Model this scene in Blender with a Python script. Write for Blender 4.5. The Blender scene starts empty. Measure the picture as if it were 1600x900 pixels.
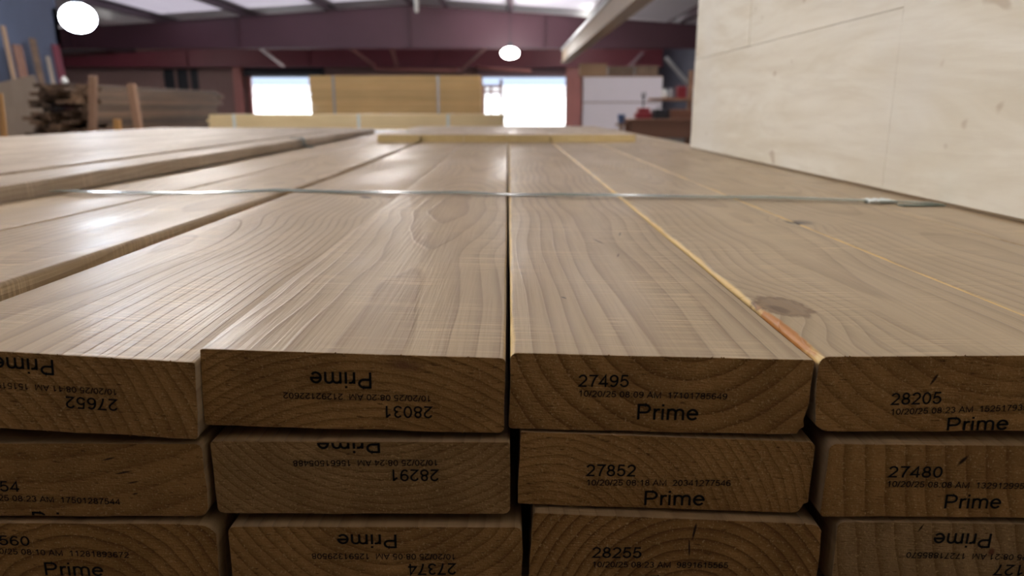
import bpy, bmesh, math, random
from mathutils import Vector, Matrix, noise as mnoise

random.seed(7)
S = bpy.context.scene
C = S.collection
PI = math.pi

# ------------------------------------------------------------------ camera, world, sun, exposure
EYE = 1.16                      # phone held 11 cm above the top of the stack
PITCH = math.radians(13.72)
YAW = 0.0045
FPX = 1155.0
cam_d = bpy.data.cameras.new('camera')
cam = bpy.data.objects.new('camera', cam_d)
C.objects.link(cam)
cam.location = (0, 0, EYE)
cam.rotation_euler = (PI / 2 - PITCH, 0, -YAW)
cam_d.sensor_width = 9.6
cam_d.lens = FPX / 1600 * 9.6
cam_d.clip_start = 0.01
cam_d.clip_end = 400
cam_d.dof.use_dof = True
cam_d.dof.focus_distance = 0.40
cam_d.dof.aperture_fstop = 2.5
S.camera = cam

S.view_settings.view_transform = 'Standard'
S.view_settings.look = 'None'
S.view_settings.exposure = 0.75
S.view_settings.gamma = 1.0
S.view_settings.use_curve_mapping = False

world = bpy.data.worlds.new('sky')
S.world = world
world.use_nodes = True
wn = world.node_tree
wn.nodes.clear()
wo = wn.nodes.new('ShaderNodeOutputWorld')
wb = wn.nodes.new('ShaderNodeBackground')
wb.inputs['Color'].default_value = (0.80, 0.88, 1.0, 1)
wb.inputs['Strength'].default_value = 2.2
wn.links.new(wb.outputs[0], wo.inputs[0])

sun_d = bpy.data.lights.new('sun', 'SUN')
sun_d.energy = 6.0
sun_d.angle = 0.01
sun_d.color = (1.0, 0.95, 0.88)
sun = bpy.data.objects.new('sun', sun_d)
C.objects.link(sun)
sun.location = (0, -10, 30)
sun.rotation_euler = (math.radians(42), math.radians(12), 0)

LAMP_GLOW = 52.0                # radiance of the high bay lenses
LAMP_TINT = (1.0, 0.975, 0.94, 1)
LAMP_COOL = (0.78, 0.88, 1.0, 1)


# ------------------------------------------------------------------ helpers
def at(px, py, Y):
    """world point seen at photo pixel (px, py) on the plane y = Y"""
    r, s = (px - 800) / FPX, (py - 450) / FPX
    f = math.cos(PITCH) - s * math.sin(PITCH)
    z = -math.sin(PITCH) - s * math.cos(PITCH)
    dx = r * math.cos(YAW) + f * math.sin(YAW)
    dy = -r * math.sin(YAW) + f * math.cos(YAW)
    return Vector((dx / dy * Y, Y, EYE + z / dy * Y))


def bm_box(bm, x0, x1, y0, y1, z0, z1, bev=0.0, mat=None):
    vs = [bm.verts.new(p) for p in ((x0, y0, z0), (x1, y0, z0), (x1, y1, z0), (x0, y1, z0),
                                     (x0, y0, z1), (x1, y0, z1), (x1, y1, z1), (x0, y1, z1))]
    fs = [bm.faces.new([vs[i] for i in q]) for q in
          ((3, 2, 1, 0), (4, 5, 6, 7), (0, 1, 5, 4), (1, 2, 6, 5), (2, 3, 7, 6), (3, 0, 4, 7))]
    if bev > 0:
        es = list({e for f in fs for e in f.edges})
        r = bmesh.ops.bevel(bm, geom=es, offset=bev, segments=2, affect='EDGES', profile=0.6)
        vs = list({v for f in r['faces'] for v in f.verts} | {v for v in vs if v.is_valid})
    if mat is not None:
        for v in vs:
            v.co = mat @ v.co
    return bm


def bm_bar(bm, a, b, w, t, bev=0.0, up=Vector((0, 0, 1))):
    """rectangular bar from a to b, width w sideways, thickness t"""
    a, b = Vector(a), Vector(b)
    d = b - a
    L = d.length
    d.normalize()
    if abs(d.dot(up)) > 0.98:
        up = Vector((0, 1, 0))
    sx = d.cross(up).normalized()
    sz = sx.cross(d).normalized()
    m = Matrix((sx, d, sz)).transposed().to_4x4()
    m.translation = a
    return bm_box(bm, -w / 2, w / 2, 0, L, -t / 2, t / 2, bev, m)


def bm_tube(bm, pts, rad, n=10):
    pts = [Vector(p) for p in pts]
    rings = []
    for i, p in enumerate(pts):
        d = (pts[min(i + 1, len(pts) - 1)] - pts[max(i - 1, 0)]).normalized()
        up = Vector((0, 0, 1)) if abs(d.z) < 0.95 else Vector((0, 1, 0))
        a = d.cross(up).normalized()
        b = a.cross(d).normalized()
        rr = rad[i] if isinstance(rad, (list, tuple)) else rad
        rings.append([bm.verts.new(p + a * rr * math.cos(2 * PI * k / n) + b * rr * math.sin(2 * PI * k / n))
                      for k in range(n)])
    for i in range(len(rings) - 1):
        for k in range(n):
            bm.faces.new((rings[i][k], rings[i][(k + 1) % n], rings[i + 1][(k + 1) % n], rings[i + 1][k]))
    bm.faces.new(rings[0][::-1])
    bm.faces.new(rings[-1])
    return bm


def bm_lathe(bm, prof, n=28, loc=(0, 0, 0)):
    """profile of (radius, z) turned about z"""
    loc = Vector(loc)
    rings = []
    for r, z in prof:
        if r < 1e-6:
            rings.append([bm.verts.new(loc + Vector((0, 0, z)))])
        else:
            rings.append([bm.verts.new(loc + Vector((r * math.cos(2 * PI * k / n), r * math.sin(2 * PI * k / n), z)))
                          for k in range(n)])
    for a, b in zip(rings[:-1], rings[1:]):
        for k in range(n):
            k2 = (k + 1) % n
            if len(a) == 1 and len(b) == 1:
                continue
            if len(a) == 1:
                bm.faces.new((a[0], b[k2], b[k]))
            elif len(b) == 1:
                bm.faces.new((a[k], a[k2], b[0]))
            else:
                bm.faces.new((a[k], a[k2], b[k2], b[k]))
    return bm


def obj(name, bm, material, parent=None, smooth=False, loc=None):
    me = bpy.data.meshes.new(name)
    bmesh.ops.recalc_face_normals(bm, faces=bm.faces[:])
    bm.to_mesh(me)
    bm.free()
    if smooth:
        for p in me.polygons:
            p.use_smooth = True
    me.materials.append(material)
    o = bpy.data.objects.new(name, me)
    C.objects.link(o)
    if parent is not None:
        o.parent = parent
    if loc is not None:
        o.location = loc
    return o


def empty(name, loc=(0, 0, 0), rz=0):
    o = bpy.data.objects.new(name, None)
    o.empty_display_size = 0.05
    C.objects.link(o)
    o.location = loc
    o.rotation_euler = (0, 0, rz)
    return o


def tag(o, label, cat, group=None):
    o['label'] = label
    o['category'] = cat
    if group:
        o['group'] = group
    return o


def struct(o):
    o['kind'] = 'structure'
    return o


# ------------------------------------------------------------------ node helpers
class NT:
    def __init__(self, name):
        self.m = bpy.data.materials.new(name)
        self.m.use_nodes = True
        self.t = self.m.node_tree
        self.t.nodes.clear()
        self.out = self.t.nodes.new('ShaderNodeOutputMaterial')
        self.b = self.t.nodes.new('ShaderNodeBsdfPrincipled')
        self.t.links.new(self.b.outputs[0], self.out.inputs[0])

    def n(self, typ, **kw):
        x = self.t.nodes.new(typ)
        for k, v in kw.items():
            setattr(x, k, v)
        return x

    def set(self, sock, v):
        if isinstance(v, bpy.types.NodeSocket):
            self.t.links.new(v, sock)
        elif isinstance(v, (tuple, list)) and len(v) == 3 and sock.type == 'RGBA':
            sock.default_value = (*v, 1)
        else:
            sock.default_value = v

    def math(self, op, a, b=0.0, c=None, clamp=False):
        x = self.n('ShaderNodeMath', operation=op, use_clamp=clamp)
        self.set(x.inputs[0], a)
        self.set(x.inputs[1], b)
        if c is not None:
            self.set(x.inputs[2], c)
        return x.outputs[0]

    def mix(self, fac, a, b, blend='MIX'):
        x = self.n('ShaderNodeMix', data_type='RGBA', blend_type=blend)
        self.set(x.inputs[0], fac)
        self.set(x.inputs[6], a)
        self.set(x.inputs[7], b)
        return x.outputs[2]

    def noise(self, vec, scale=1.0, detail=2.0, rough=0.5, dist=0.0):
        x = self.n('ShaderNodeTexNoise')
        self.set(x.inputs['Vector'], vec)
        x.inputs['Scale'].default_value = scale
        x.inputs['Detail'].default_value = detail
        x.inputs['Roughness'].default_value = rough
        x.inputs['Distortion'].default_value = dist
        return x.outputs[0]

    def mapping(self, vec, loc=(0, 0, 0), rot=(0, 0, 0), scale=(1, 1, 1), kind='POINT'):
        x = self.n('ShaderNodeMapping', vector_type=kind)
        self.set(x.inputs['Vector'], vec)
        x.inputs['Location'].default_value = loc
        x.inputs['Rotation'].default_value = rot
        x.inputs['Scale'].default_value = scale
        return x.outputs[0]

    def ramp(self, fac, stops):
        x = self.n('ShaderNodeValToRGB')
        self.set(x.inputs[0], fac)
        e = x.color_ramp.elements
        while len(e) < len(stops):
            e.new(0.5)
        for k, (p, c) in enumerate(stops):
            e[k].position = p
            e[k].color = (c, c, c, 1) if isinstance(c, (int, float)) else (*c, 1)
        return x.outputs[0]

    def mrange(self, v, a, b, c=0.0, d=1.0, smooth=True):
        x = self.n('ShaderNodeMapRange')
        x.interpolation_type = 'SMOOTHSTEP' if smooth else 'LINEAR'
        self.set(x.inputs[0], v)
        for i, q in enumerate((a, b, c, d)):
            x.inputs[1 + i].default_value = q
        return x.outputs[0]

    def bump(self, h, dist=0.001, strength=1.0, normal=None):
        x = self.n('ShaderNodeBump')
        x.inputs['Strength'].default_value = strength
        x.inputs['Distance'].default_value = dist
        self.set(x.inputs['Height'], h)
        if normal is not None:
            self.t.links.new(normal, x.inputs['Normal'])
        return x.outputs[0]


def plain(name, col, rough=0.6, metal=0.0, var=0.12, scale=6.0, bump=0.0, spec=0.5):
    """paint / metal / plastic with slight procedural variation"""
    N = NT(name)
    tc = N.n('ShaderNodeTexCoord')
    v = N.noise(tc.outputs['Object'], scale, 4, 0.6)
    lo = tuple(c * (1 - var) for c in col)
    hi = tuple(min(1, c * (1 + var)) for c in col)
    N.set(N.b.inputs['Base Color'], N.mix(v, lo, hi))
    N.b.inputs['Roughness'].default_value = rough
    N.b.inputs['Metallic'].default_value = metal
    N.b.inputs['Specular IOR Level'].default_value = spec
    if bump:
        N.set(N.b.inputs['Normal'], N.bump(v, bump))
    return N.m


def lumber(name, light, dark, grain=0.35, rough=0.6, axis='Y', sc=1.0):
    """distant timber: streaks along one object axis"""
    N = NT(name)
    tc = N.n('ShaderNodeTexCoord')
    k = [14 * sc, 14 * sc, 14 * sc]
    k['XYZ'.index(axis)] = 0.8 * sc
    oi = N.n('ShaderNodeObjectInfo')
    off = N.n('ShaderNodeVectorMath', operation='ADD')
    N.t.links.new(tc.outputs['Object'], off.inputs[0])
    N.t.links.new(oi.outputs['Random'], off.inputs[1])
    v = N.noise(N.mapping(off.outputs[0], scale=k), 1, 5, 0.6, 0.4)
    w = N.noise(tc.outputs['Object'], 1.3, 2)
    f = N.math('MULTIPLY_ADD', v, 1.3, -0.15, clamp=True)
    c = N.mix(f, dark, light)
    tone = N.math('MULTIPLY_ADD', oi.outputs['Random'], grain, 1 - grain / 2)
    hsv = N.n('ShaderNodeHueSaturation')
    N.set(hsv.inputs['Color'], c)
    N.set(hsv.inputs['Value'], N.math('MULTIPLY', tone, N.math('MULTIPLY_ADD', w, 0.3, 0.85)))
    N.set(N.b.inputs['Base Color'], hsv.outputs[0])
    N.b.inputs['Roughness'].default_value = rough
    N.set(N.b.inputs['Normal'], N.bump(v, 0.002))
    return N.m


def solid_wood(name, pith=(0, -0.1), ring=0.007, seed=0.0, light=(0.49, 0.375, 0.235), dark=(0.25, 0.158, 0.085),
               end_l=(0.50, 0.275, 0.095), end_d=(0.13, 0.055, 0.016), contrast=0.55, econ=0.75, wander=0.03, warp=0.012,
               grey=0.25, spots=(), edges=(), lean=(0.0, 0.0), rough=0.365):
    """sawn softwood as a solid: growth rings around a pith line that runs along the board"""
    N = NT(name)
    tc = N.n('ShaderNodeTexCoord')
    P = tc.outputs['Object']
    sp = N.n('ShaderNodeSeparateXYZ')
    N.t.links.new(P, sp.inputs[0])
    x, y, z = sp.outputs
    sv = (seed * 3.17, seed * 1.31, seed * 7.7)
    n1 = N.noise(N.mapping(P, loc=sv, scale=(11, 1.6, 11)), 1, 3, 0.55)
    n1 = N.math('SUBTRACT', n1, 0.5)
    n2 = N.noise(N.mapping(P, loc=(seed * 5.1, seed, 3), scale=(0.5, 2.3, 0.5)), 1, 2, 0.5)
    n2 = N.math('SUBTRACT', n2, 0.5)
    n3 = N.noise(N.mapping(P, loc=(seed, seed * 2.3, 9), scale=(0.5, 1.5, 0.5)), 1, 2, 0.5)
    n3 = N.math('SUBTRACT', n3, 0.5)
    # wander starts from zero at the sawn end so that the arcs there are as given
    yy = N.mrange(y, 0.0, 0.35, 0.25, 1.0)
    u = N.math('SUBTRACT', x, pith[0])
    u = N.math('ADD', u, N.math('MULTIPLY', N.math('MULTIPLY', n2, wander * 2), yy))
    u = N.math('ADD', u, N.math('MULTIPLY', y, lean[0]))
    v = N.math('SUBTRACT', z, pith[1])
    v = N.math('ADD', v, N.math('MULTIPLY', N.math('MULTIPLY', n3, wander * 2), yy))
    v = N.math('ADD', v, N.math('MULTIPLY', y, lean[1]))
    R = N.math('SQRT', N.math('ADD', N.math('MULTIPLY', u, u), N.math('MULTIPLY', v, v)))
    R = N.math('ADD', R, N.math('MULTIPLY', n1, warp))
    masks = []
    for (loc, rot, sca, col, soft, push) in spots:
        q = N.mapping(P, loc=loc, rot=rot, scale=sca, kind='TEXTURE')
        ln = N.n('ShaderNodeVectorMath', operation='LENGTH')
        N.t.links.new(q, ln.inputs[0])
        wob = N.math('MULTIPLY_ADD', N.noise(N.mapping(P, scale=(180, 120, 180), loc=sv), 1, 3), 0.7, -0.35)
        d = N.math('ADD', ln.outputs['Value'], wob)
        masks.append((N.mrange(d, 1.0, 1.0 - soft), col))
        if push:
            R = N.math('ADD', R, N.math('MULTIPLY', N.mrange(ln.outputs['Value'], 3.2, 0.3), push))
    f = N.math('FRACT', N.math('DIVIDE', R, ring))
    late = N.ramp(f, [(0.0, 0.12), (0.45, 0.10), (0.78, 0.62), (0.93, 1.0), (1.0, 0.12)])
    fib = N.noise(N.mapping(P, loc=sv, scale=(420, 9, 420)), 1, 3, 0.6)
    big = N.noise(N.mapping(P, loc=sv, scale=(9, 2.2, 9)), 1, 3, 0.55)
    # planed faces
    col = N.mix(N.math('MULTIPLY', late, contrast + .18), light, dark)
    g = N.math('MULTIPLY', N.mrange(big, 0.35, 0.7), grey)
    col = N.mix(g, col, (0.31, 0.255, 0.19))
    col = N.mix(N.mrange(fib, 0.35, 0.75, 0.0, 0.28), col, dark)
    ch = N.noise(N.mapping(P, loc=sv, scale=(11, 420, 11)), 1, 3, 0.6)
    chm = N.mrange(N.noise(N.mapping(P, loc=sv, scale=(22, 9, 22)), 1, 3), 0.40, 0.66)
    col = N.mix(N.math('MULTIPLY', N.mrange(ch, 0.46, 0.68), N.math('MULTIPLY', chm, 0.60)), col, tuple(min(1, c * 1.45) for c in light))
    for (side, x0, wdt, ecol) in edges:      # fresh yellow arris left by the saw
        e = N.mrange(N.math('MULTIPLY_ADD', N.math('SUBTRACT', N.noise(N.mapping(P, scale=(60, 14, 60)), 1, 3), 0.5), 0.006, N.math('MULTIPLY', x, side)),
                     x0 - wdt, x0)
        e = N.math('MULTIPLY', e, N.mrange(z, .0125, .0165))
        col = N.mix(e, col, ecol)
    # sawn end
    spk = N.noise(N.mapping(P, loc=sv, scale=(1, 1, 1)), 900, 2, 0.6)
    pit = N.noise(N.mapping(P, loc=sv, rot=(0, 0.6, 0), scale=(230, 200, 1100)), 1, 3, 0.6)
    blot = N.noise(N.mapping(P, loc=sv), 34, 4, 0.6)
    ecol = N.mix(N.math('MULTIPLY', late, econ), end_l, end_d)
    ecol = N.mix(N.mrange(blot, 0.3, 0.75, 0.0, 0.45), ecol, end_d)
    ecol = N.mix(N.mrange(spk, 0.58, 0.72, 0.0, 0.7), ecol, (0.66, 0.44, 0.19))
    ecol = N.mix(N.mrange(pit, 0.42, 0.27, 0.0, 0.75), ecol, (0.085, 0.04, 0.015))
    sn = N.n('ShaderNodeSeparateXYZ')
    N.t.links.new(tc.outputs['Normal'], sn.inputs[0])
    em = N.mrange(N.math('ABSOLUTE', sn.outputs[1]), 0.55, 0.8)
    col = N.mix(em, col, ecol)
    for mk, c in masks:
        col = N.mix(mk, col, c)
    N.set(N.b.inputs['Base Color'], col)
    N.set(N.b.inputs['Roughness'], N.math('ADD', N.mix(em, (rough,) * 3, (0.85,) * 3),
                                         N.mrange(big, 0.3, 0.7, -0.06, 0.10)))
    N.set(N.b.inputs['Specular IOR Level'], N.mix(em, (0.45,) * 3, (0.12,) * 3))
    # relief: raised late wood, planer chatter across the board, saw marks on the end
    hs = N.math('ADD', N.math('MULTIPLY', late, 0.6), N.math('MULTIPLY', N.math('MULTIPLY', ch, chm), 1.1))
    hs = N.math('ADD', hs, N.math('MULTIPLY', fib, 0.95))
    saw = N.noise(N.mapping(P, loc=sv, rot=(0, .5 + .37 * (seed % 3), 0), scale=(95, 60, 1400)), 1, 2, 0.5)
    he = N.math('ADD', N.math('MULTIPLY', spk, 1.3), N.math('MULTIPLY', pit, 2.2))
    he = N.math('ADD', he, N.math('MULTIPLY', saw, 1.0))
    he = N.math('SUBTRACT', he, N.math('MULTIPLY', late, 0.5))
    h = N.mix(em, hs, he)
    N.set(N.b.inputs['Normal'], N.bump(h, 0.00042, 1.0))
    return N.m


# ------------------------------------------------------------------ materials of the place
M = {}
M['concrete'] = plain('concrete', (0.16, 0.135, 0.11), 0.8, var=0.25, scale=1.2, bump=0.002)
M['roof'] = plain('white_roof_liner', (0.90, 0.865, 0.94), 0.55, var=0.04, scale=0.4)
M['maroon'] = plain('maroon_paint', (0.105, 0.040, 0.056), 0.5, var=0.25, scale=0.8)
M['red_paint'] = plain('red_oxide_paint', (0.21, 0.042, 0.060), 0.5, var=0.2, scale=0.8)
M['pink_paint'] = plain('faded_red_paint', (0.48, 0.19, 0.17), 0.55, var=0.2, scale=1.5)
M['purlin'] = plain('dark_purlin_paint', (0.10, 0.065, 0.085), 0.5, var=0.2, scale=1.0)
M['blue_wall'] = plain('blue_grey_sheet', (0.11, 0.13, 0.19), 0.6, var=0.3, scale=0.7)
M['siding'] = plain('faded_pink_siding', (0.34, 0.205, 0.19), 0.7, var=0.2, scale=0.9)
M['navy'] = plain('dark_navy_sheet', (0.055, 0.06, 0.085), 0.6, var=0.3, scale=0.8)
M['dark'] = plain('black_paint', (0.02, 0.022, 0.03), 0.5, var=0.2)
M['white'] = plain('white_board', (0.84, 0.78, 0.84), 0.6, var=0.06, scale=1.2)
M['cream'] = plain('cream_paint', (0.44, 0.33, 0.225), 0.5, var=0.12, scale=1.5)
M['steel'] = plain('grey_steel', (0.42, 0.43, 0.45), 0.35, 0.8, var=0.1)
M['plastic_white'] = plain('white_plastic', (0.85, 0.85, 0.85), 0.35, var=0.04)
M['red_plastic'] = plain('red_enamel', (0.30, 0.03, 0.045), 0.35, var=0.15)
M['blue_plastic'] = plain('blue_plastic', (0.12, 0.20, 0.42), 0.4, var=0.15)
M['tan'] = plain('tan_cardboard', (0.36, 0.22, 0.13), 0.8, var=0.2, scale=4)
M['outwall'] = plain('white_sunlit_wall', (0.9, 0.9, 0.9), 0.8, var=0.04)
M['outroof'] = plain('blue_grey_roof', (0.10, 0.125, 0.17), 0.6, var=0.1)
M['yard'] = plain('pale_gravel', (0.62, 0.60, 0.57), 0.9, var=0.15, scale=2)
M['wrap'] = plain('white_lumber_wrap', (0.66, 0.66, 0.64), 0.5, var=0.06, scale=3, bump=0.004)
M['yellow_lumber'] = lumber('yellow_lumber', (0.84, 0.58, 0.27), (0.60, 0.37, 0.14), 0.18, 0.55, 'X')
M['pale_lumber'] = lumber('pale_yellow_lumber', (0.93, 0.76, 0.45), (0.80, 0.58, 0.28), 0.12, 0.42, 'X')
M['old_lumber'] = lumber('old_brown_lumber', (0.24, 0.145, 0.085), (0.05, 0.028, 0.018), 0.9, 0.5, 'Y')
M['post_wood'] = lumber('brown_post_wood', (0.42, 0.25, 0.16), (0.28, 0.15, 0.09), 0.2, 0.6, 'Z')
M['orange_wood'] = lumber('orange_wood', (0.60, 0.33, 0.12), (0.45, 0.22, 0.07), 0.2, 0.6, 'Z')
M['bench_wood'] = lumber('reddish_bench_wood', (0.34, 0.17, 0.11), (0.18, 0.08, 0.05), 0.2, 0.6, 'X')
M['tan_sheet'] = lumber('tan_sheet_wood', (0.52, 0.41, 0.31), (0.40, 0.30, 0.22), 0.15, 0.7, 'Z', 0.5)
M['ink'] = plain('black_ink', (0.012, 0.010, 0.010), 0.7, var=0.3, scale=400, spec=0.1)
M['flange'] = plain('dusty_flange_paint', (0.24, 0.15, 0.17), 0.6, var=0.2)

N = NT('lamp_lens_glow')
N.b.inputs['Emission Color'].default_value = LAMP_TINT
N.b.inputs['Emission Strength'].default_value = LAMP_GLOW
N.b.inputs['Base Color'].default_value = (0.9, 0.9, 0.9, 1)
M['lens'] = N.m
N = NT('cool_lamp_lens_glow')
N.b.inputs['Emission Color'].default_value = LAMP_COOL
N.b.inputs['Emission Strength'].default_value = LAMP_GLOW
N.b.inputs['Base Color'].default_value = (0.9, 0.9, 0.9, 1)
M['cool_lens'] = N.m

N = NT('clear_green_strap')
N.b.inputs['Base Color'].default_value = (0.34, 0.42, 0.37, 1)
N.b.inputs['Roughness'].default_value = 0.16
N.b.inputs['Transmission Weight'].default_value = 0.35
tcs = N.n('ShaderNodeTexCoord')
N.set(N.b.inputs['Normal'], N.bump(N.noise(N.mapping(tcs.outputs['Object'], scale=(500, 500, 500)), 1, 2), 0.0002))
M['strap'] = N.m
M['seal'] = plain('bright_strap_seal', (0.80, 0.86, 0.86), 0.3, 0.0, var=0.05)

# pale veneer of the upright sheet
N = NT('pale_plywood_veneer')
tcs = N.n('ShaderNodeTexCoord')
P = tcs.outputs['Object']
a = N.noise(N.mapping(P, scale=(1, 1.1, 7)), 1.6, 4, 0.6, 1.2)
b = N.noise(N.mapping(P, scale=(1, 6, 70)), 1.0, 4, 0.65, 0.5)
c_ = N.noise(P, 2.2, 3)
spn = N.noise(N.mapping(P, scale=(1, 1.0, 1.6)), 17, 1)
col = N.mix(N.mrange(a, 0.3, 0.7), (0.74, 0.67, 0.53), (0.87, 0.825, 0.71))
col = N.mix(N.mrange(b, 0.42, 0.72, 0, 0.20), col, (0.55, 0.46, 0.33))
col = N.mix(N.mrange(c_, 0.5, 0.72, 0, 0.5), col, (0.80, 0.77, 0.70))
col = N.mix(N.mrange(spn, 0.74, 0.80, 0, 0.55), col, (0.47, 0.36, 0.24))
N.set(N.b.inputs['Base Color'], col)
N.b.inputs['Roughness'].default_value = 0.6
N.set(N.b.inputs['Normal'], N.bump(b, 0.0006))
M['veneer'] = N.m
M['ply_core'] = lumber('plywood_edge_wood', (0.62, 0.50, 0.34), (0.44, 0.32, 0.2), 0.1, 0.7, 'Y')

# ------------------------------------------------------------------ building shell
BACK = 36.0
RAFTER_Y = 26.0
XL, XR = -21.0, 7.0             # far bay walls
XP = -11.5                      # nearer left wall, up to y = 20
RIDGE = at(640, 10, RAFTER_Y)
q = at(225, 38, RAFTER_Y)
SLOPE = (RIDGE.z - q.z) / abs(q.x - RIDGE.x)
ROOF_Z = RIDGE.z + 0.28


def roof_z(x):
    return ROOF_Z - SLOPE * abs(x - RIDGE.x)


bm = bmesh.new()
bm_box(bm, XL, XR, -14, BACK, -0.15, 0.0)
struct(obj('floor', bm, M['concrete']))

bm = bmesh.new()                # two sloping roof planes of ribbed sheet
prof = [(XL - .2, roof_z(XL - .2)), (RIDGE.x, ROOF_Z), (XR + .2, roof_z(XR + .2))]
lo = [[bm.verts.new((x, yy, z)) for x, z in prof] for yy in (-14.2, BACK + .2)]
hi = [[bm.verts.new((x, yy, z + 0.12)) for x, z in prof] for yy in (-14.2, BACK + .2)]
for k in range(2):
    bm.faces.new((lo[0][k], lo[0][k + 1], lo[1][k + 1], lo[1][k]))
    bm.faces.new((hi[0][k], hi[1][k], hi[1][k + 1], hi[0][k + 1]))
    bm.faces.new((lo[0][k], hi[0][k], hi[0][k + 1], lo[0][k + 1]))
    bm.faces.new((lo[1][k], lo[1][k + 1], hi[1][k + 1], hi[1][k]))
bm.faces.new((lo[0][0], lo[1][0], hi[1][0], hi[0][0]))
bm.faces.new((lo[0][2], hi[0][2], hi[1][2], lo[1][2]))
struct(obj('ceiling', bm, M['roof']))


def gable_wall(name, y0, y1, holes, mat):
    """wall across the building under the roof, made of strips around its openings"""
    bm = bmesh.new()
    xs = sorted({XL, RIDGE.x, XR, *[h[0] for h in holes], *[h[1] for h in holes]})
    for x0, x1 in zip(xs[:-1], xs[1:]):
        zb = 0.0
        for h in holes:
            if h[0] <= x0 and h[1] >= x1:
                if h[2] > 0:
                    bm_box(bm, x0, x1, y0, y1, 0, h[2])
                zb = h[3]
        vs = []
        for yy in (y0, y1):
            vs.append([bm.verts.new(p) for p in ((x0, yy, zb), (x1, yy, zb), (x1, yy, roof_z(x1)), (x0, yy, roof_z(x0)))])
        a_, b_ = vs
        bm.faces.new(a_)
        bm.faces.new(b_[::-1])
        for k in range(4):
            bm.faces.new((a_[k], b_[k], b_[(k + 1) % 4], a_[(k + 1) % 4]))
    return struct(obj(name, bm, mat))


dl0, dl1, dt = at(393, 150, BACK).x, at(505, 150, BACK).x, at(430, 120, BACK).z
dr0, dr1 = at(752, 150, BACK).x, at(886, 150, BACK).x
win = (at(254, 120, BACK).x, at(312, 120, BACK).x, at(280, 142, BACK).z, at(280, 106, BACK).z)
gable_wall('wall_back', BACK, BACK + 0.2, [(dl0, dl1, 0, dt), (dr0, dr1, 0, dt), win], M['siding'])
gable_wall('wall_front', -14.2, -14.0, [], M['navy'])
for nm, x0, x1, y0, y1, mt in (('wall_right', XR, XR + .2, -14, BACK, M['navy']), ('wall_left', XP - .2, XP, -14, 20, M['blue_wall']),
                               ('wall_far_left', XL - .2, XL, 20, BACK, M['blue_wall']), ('wall_return', XL, XP, 19.8, 20, M['blue_wall'])):
    bm = bmesh.new()
    bm_box(bm, x0, x1, y0, y1, 0, min(roof_z(x0), roof_z(x1)) + 0.05)
    struct(obj(nm, bm, mt))

# dark window in the back wall: frame with two mullions and dark panes
w0, w1, wz0, wz1 = win
bm = bmesh.new()
for xx in (w0, w0 + (w1 - w0) * .36, w0 + (w1 - w0) * .72, w1):
    bm_box(bm, xx - .05, xx + .05, BACK - .06, BACK + .12, wz0, wz1)
for zz in (wz0, wz1):
    bm_box(bm, w0 - .05, w1 + .05, BACK - .06, BACK + .12, zz - .05, zz + .05)
wf = struct(obj('window_1', bm, M['siding']))
bm = bmesh.new()
bm_box(bm, w0, w1, BACK + .05, BACK + .09, wz0, wz1)
obj('pane', bm, M['dark'], wf)

# roll-up doors: the dark rolled curtain above each doorway, its guides
for k, (x0, x1, mt) in enumerate(((dl0, dl1, 'dark'), (dr0, dr1, 'flange'))):
    bm = bmesh.new()
    n = 18
    hh = 0.36
    bm_tube(bm, [(x0 - .15, BACK - .22, dt + .2), (x1 + .15, BACK - .22, dt + .2)], 0.21, n)
    bm_box(bm, x0, x1, BACK - .06, BACK - .03, dt - .03, dt + .1)
    dr = struct(obj('door_%d' % (k + 1), bm, M[mt]))
    for xx in (x0, x1):
        bm = bmesh.new()
        bm_box(bm, xx - .08, xx + .08, BACK - .14, BACK, 0, dt)
        obj('door_guide', bm, M['pink_paint'], dr)

# red portal columns flanking the doorways
for px0, px1, yy in ((366, 377, 35.3), (884, 908, 35.3)):
    a_, b_ = at(px0, 150, yy), at(px1, 150, yy)
    bm = bmesh.new()
    bm_box(bm, a_.x, b_.x, yy, yy + .03, 0, 3.3)
    bm_box(bm, a_.x, b_.x, yy + .27, yy + .30, 0, 3.3)
    bm_box(bm, (a_.x + b_.x) / 2 - .02, (a_.x + b_.x) / 2 + .02, yy + .03, yy + .27, 0, 3.3)
    o = struct(obj('trim_1' if px0 < 500 else 'trim_2', bm, M['pink_paint']))


fr = tag(empty('door_frame', (dr0, 34.4, 0)), 'pale pink timber frame standing at the left of the bright right doorway', 'frame')
inv = Matrix.Translation(fr.location).inverted()
for px, w_ in ((756, .10), (767, .09), (783, .13)):
    c_ = at(px, 140, 34.4)
    bm = bmesh.new()
    bm_box(bm, c_.x - w_ / 2, c_.x + w_ / 2, 34.4, 34.5, 0, at(px, 124 if px == 783 else 133, 34.4).z, .006)
    o = obj('post', bm, M['pink_paint'], fr)
    o.matrix_parent_inverse = inv
for py in (133, 141):
    a_, b_ = at(754, py, 34.4), at(785, py, 34.4)
    bm = bmesh.new()
    bm_box(bm, a_.x, b_.x, 34.34, 34.395, a_.z - .12, a_.z, .006)
    o = obj('rail', bm, M['pink_paint'], fr)
    o.matrix_parent_inverse = inv

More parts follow.
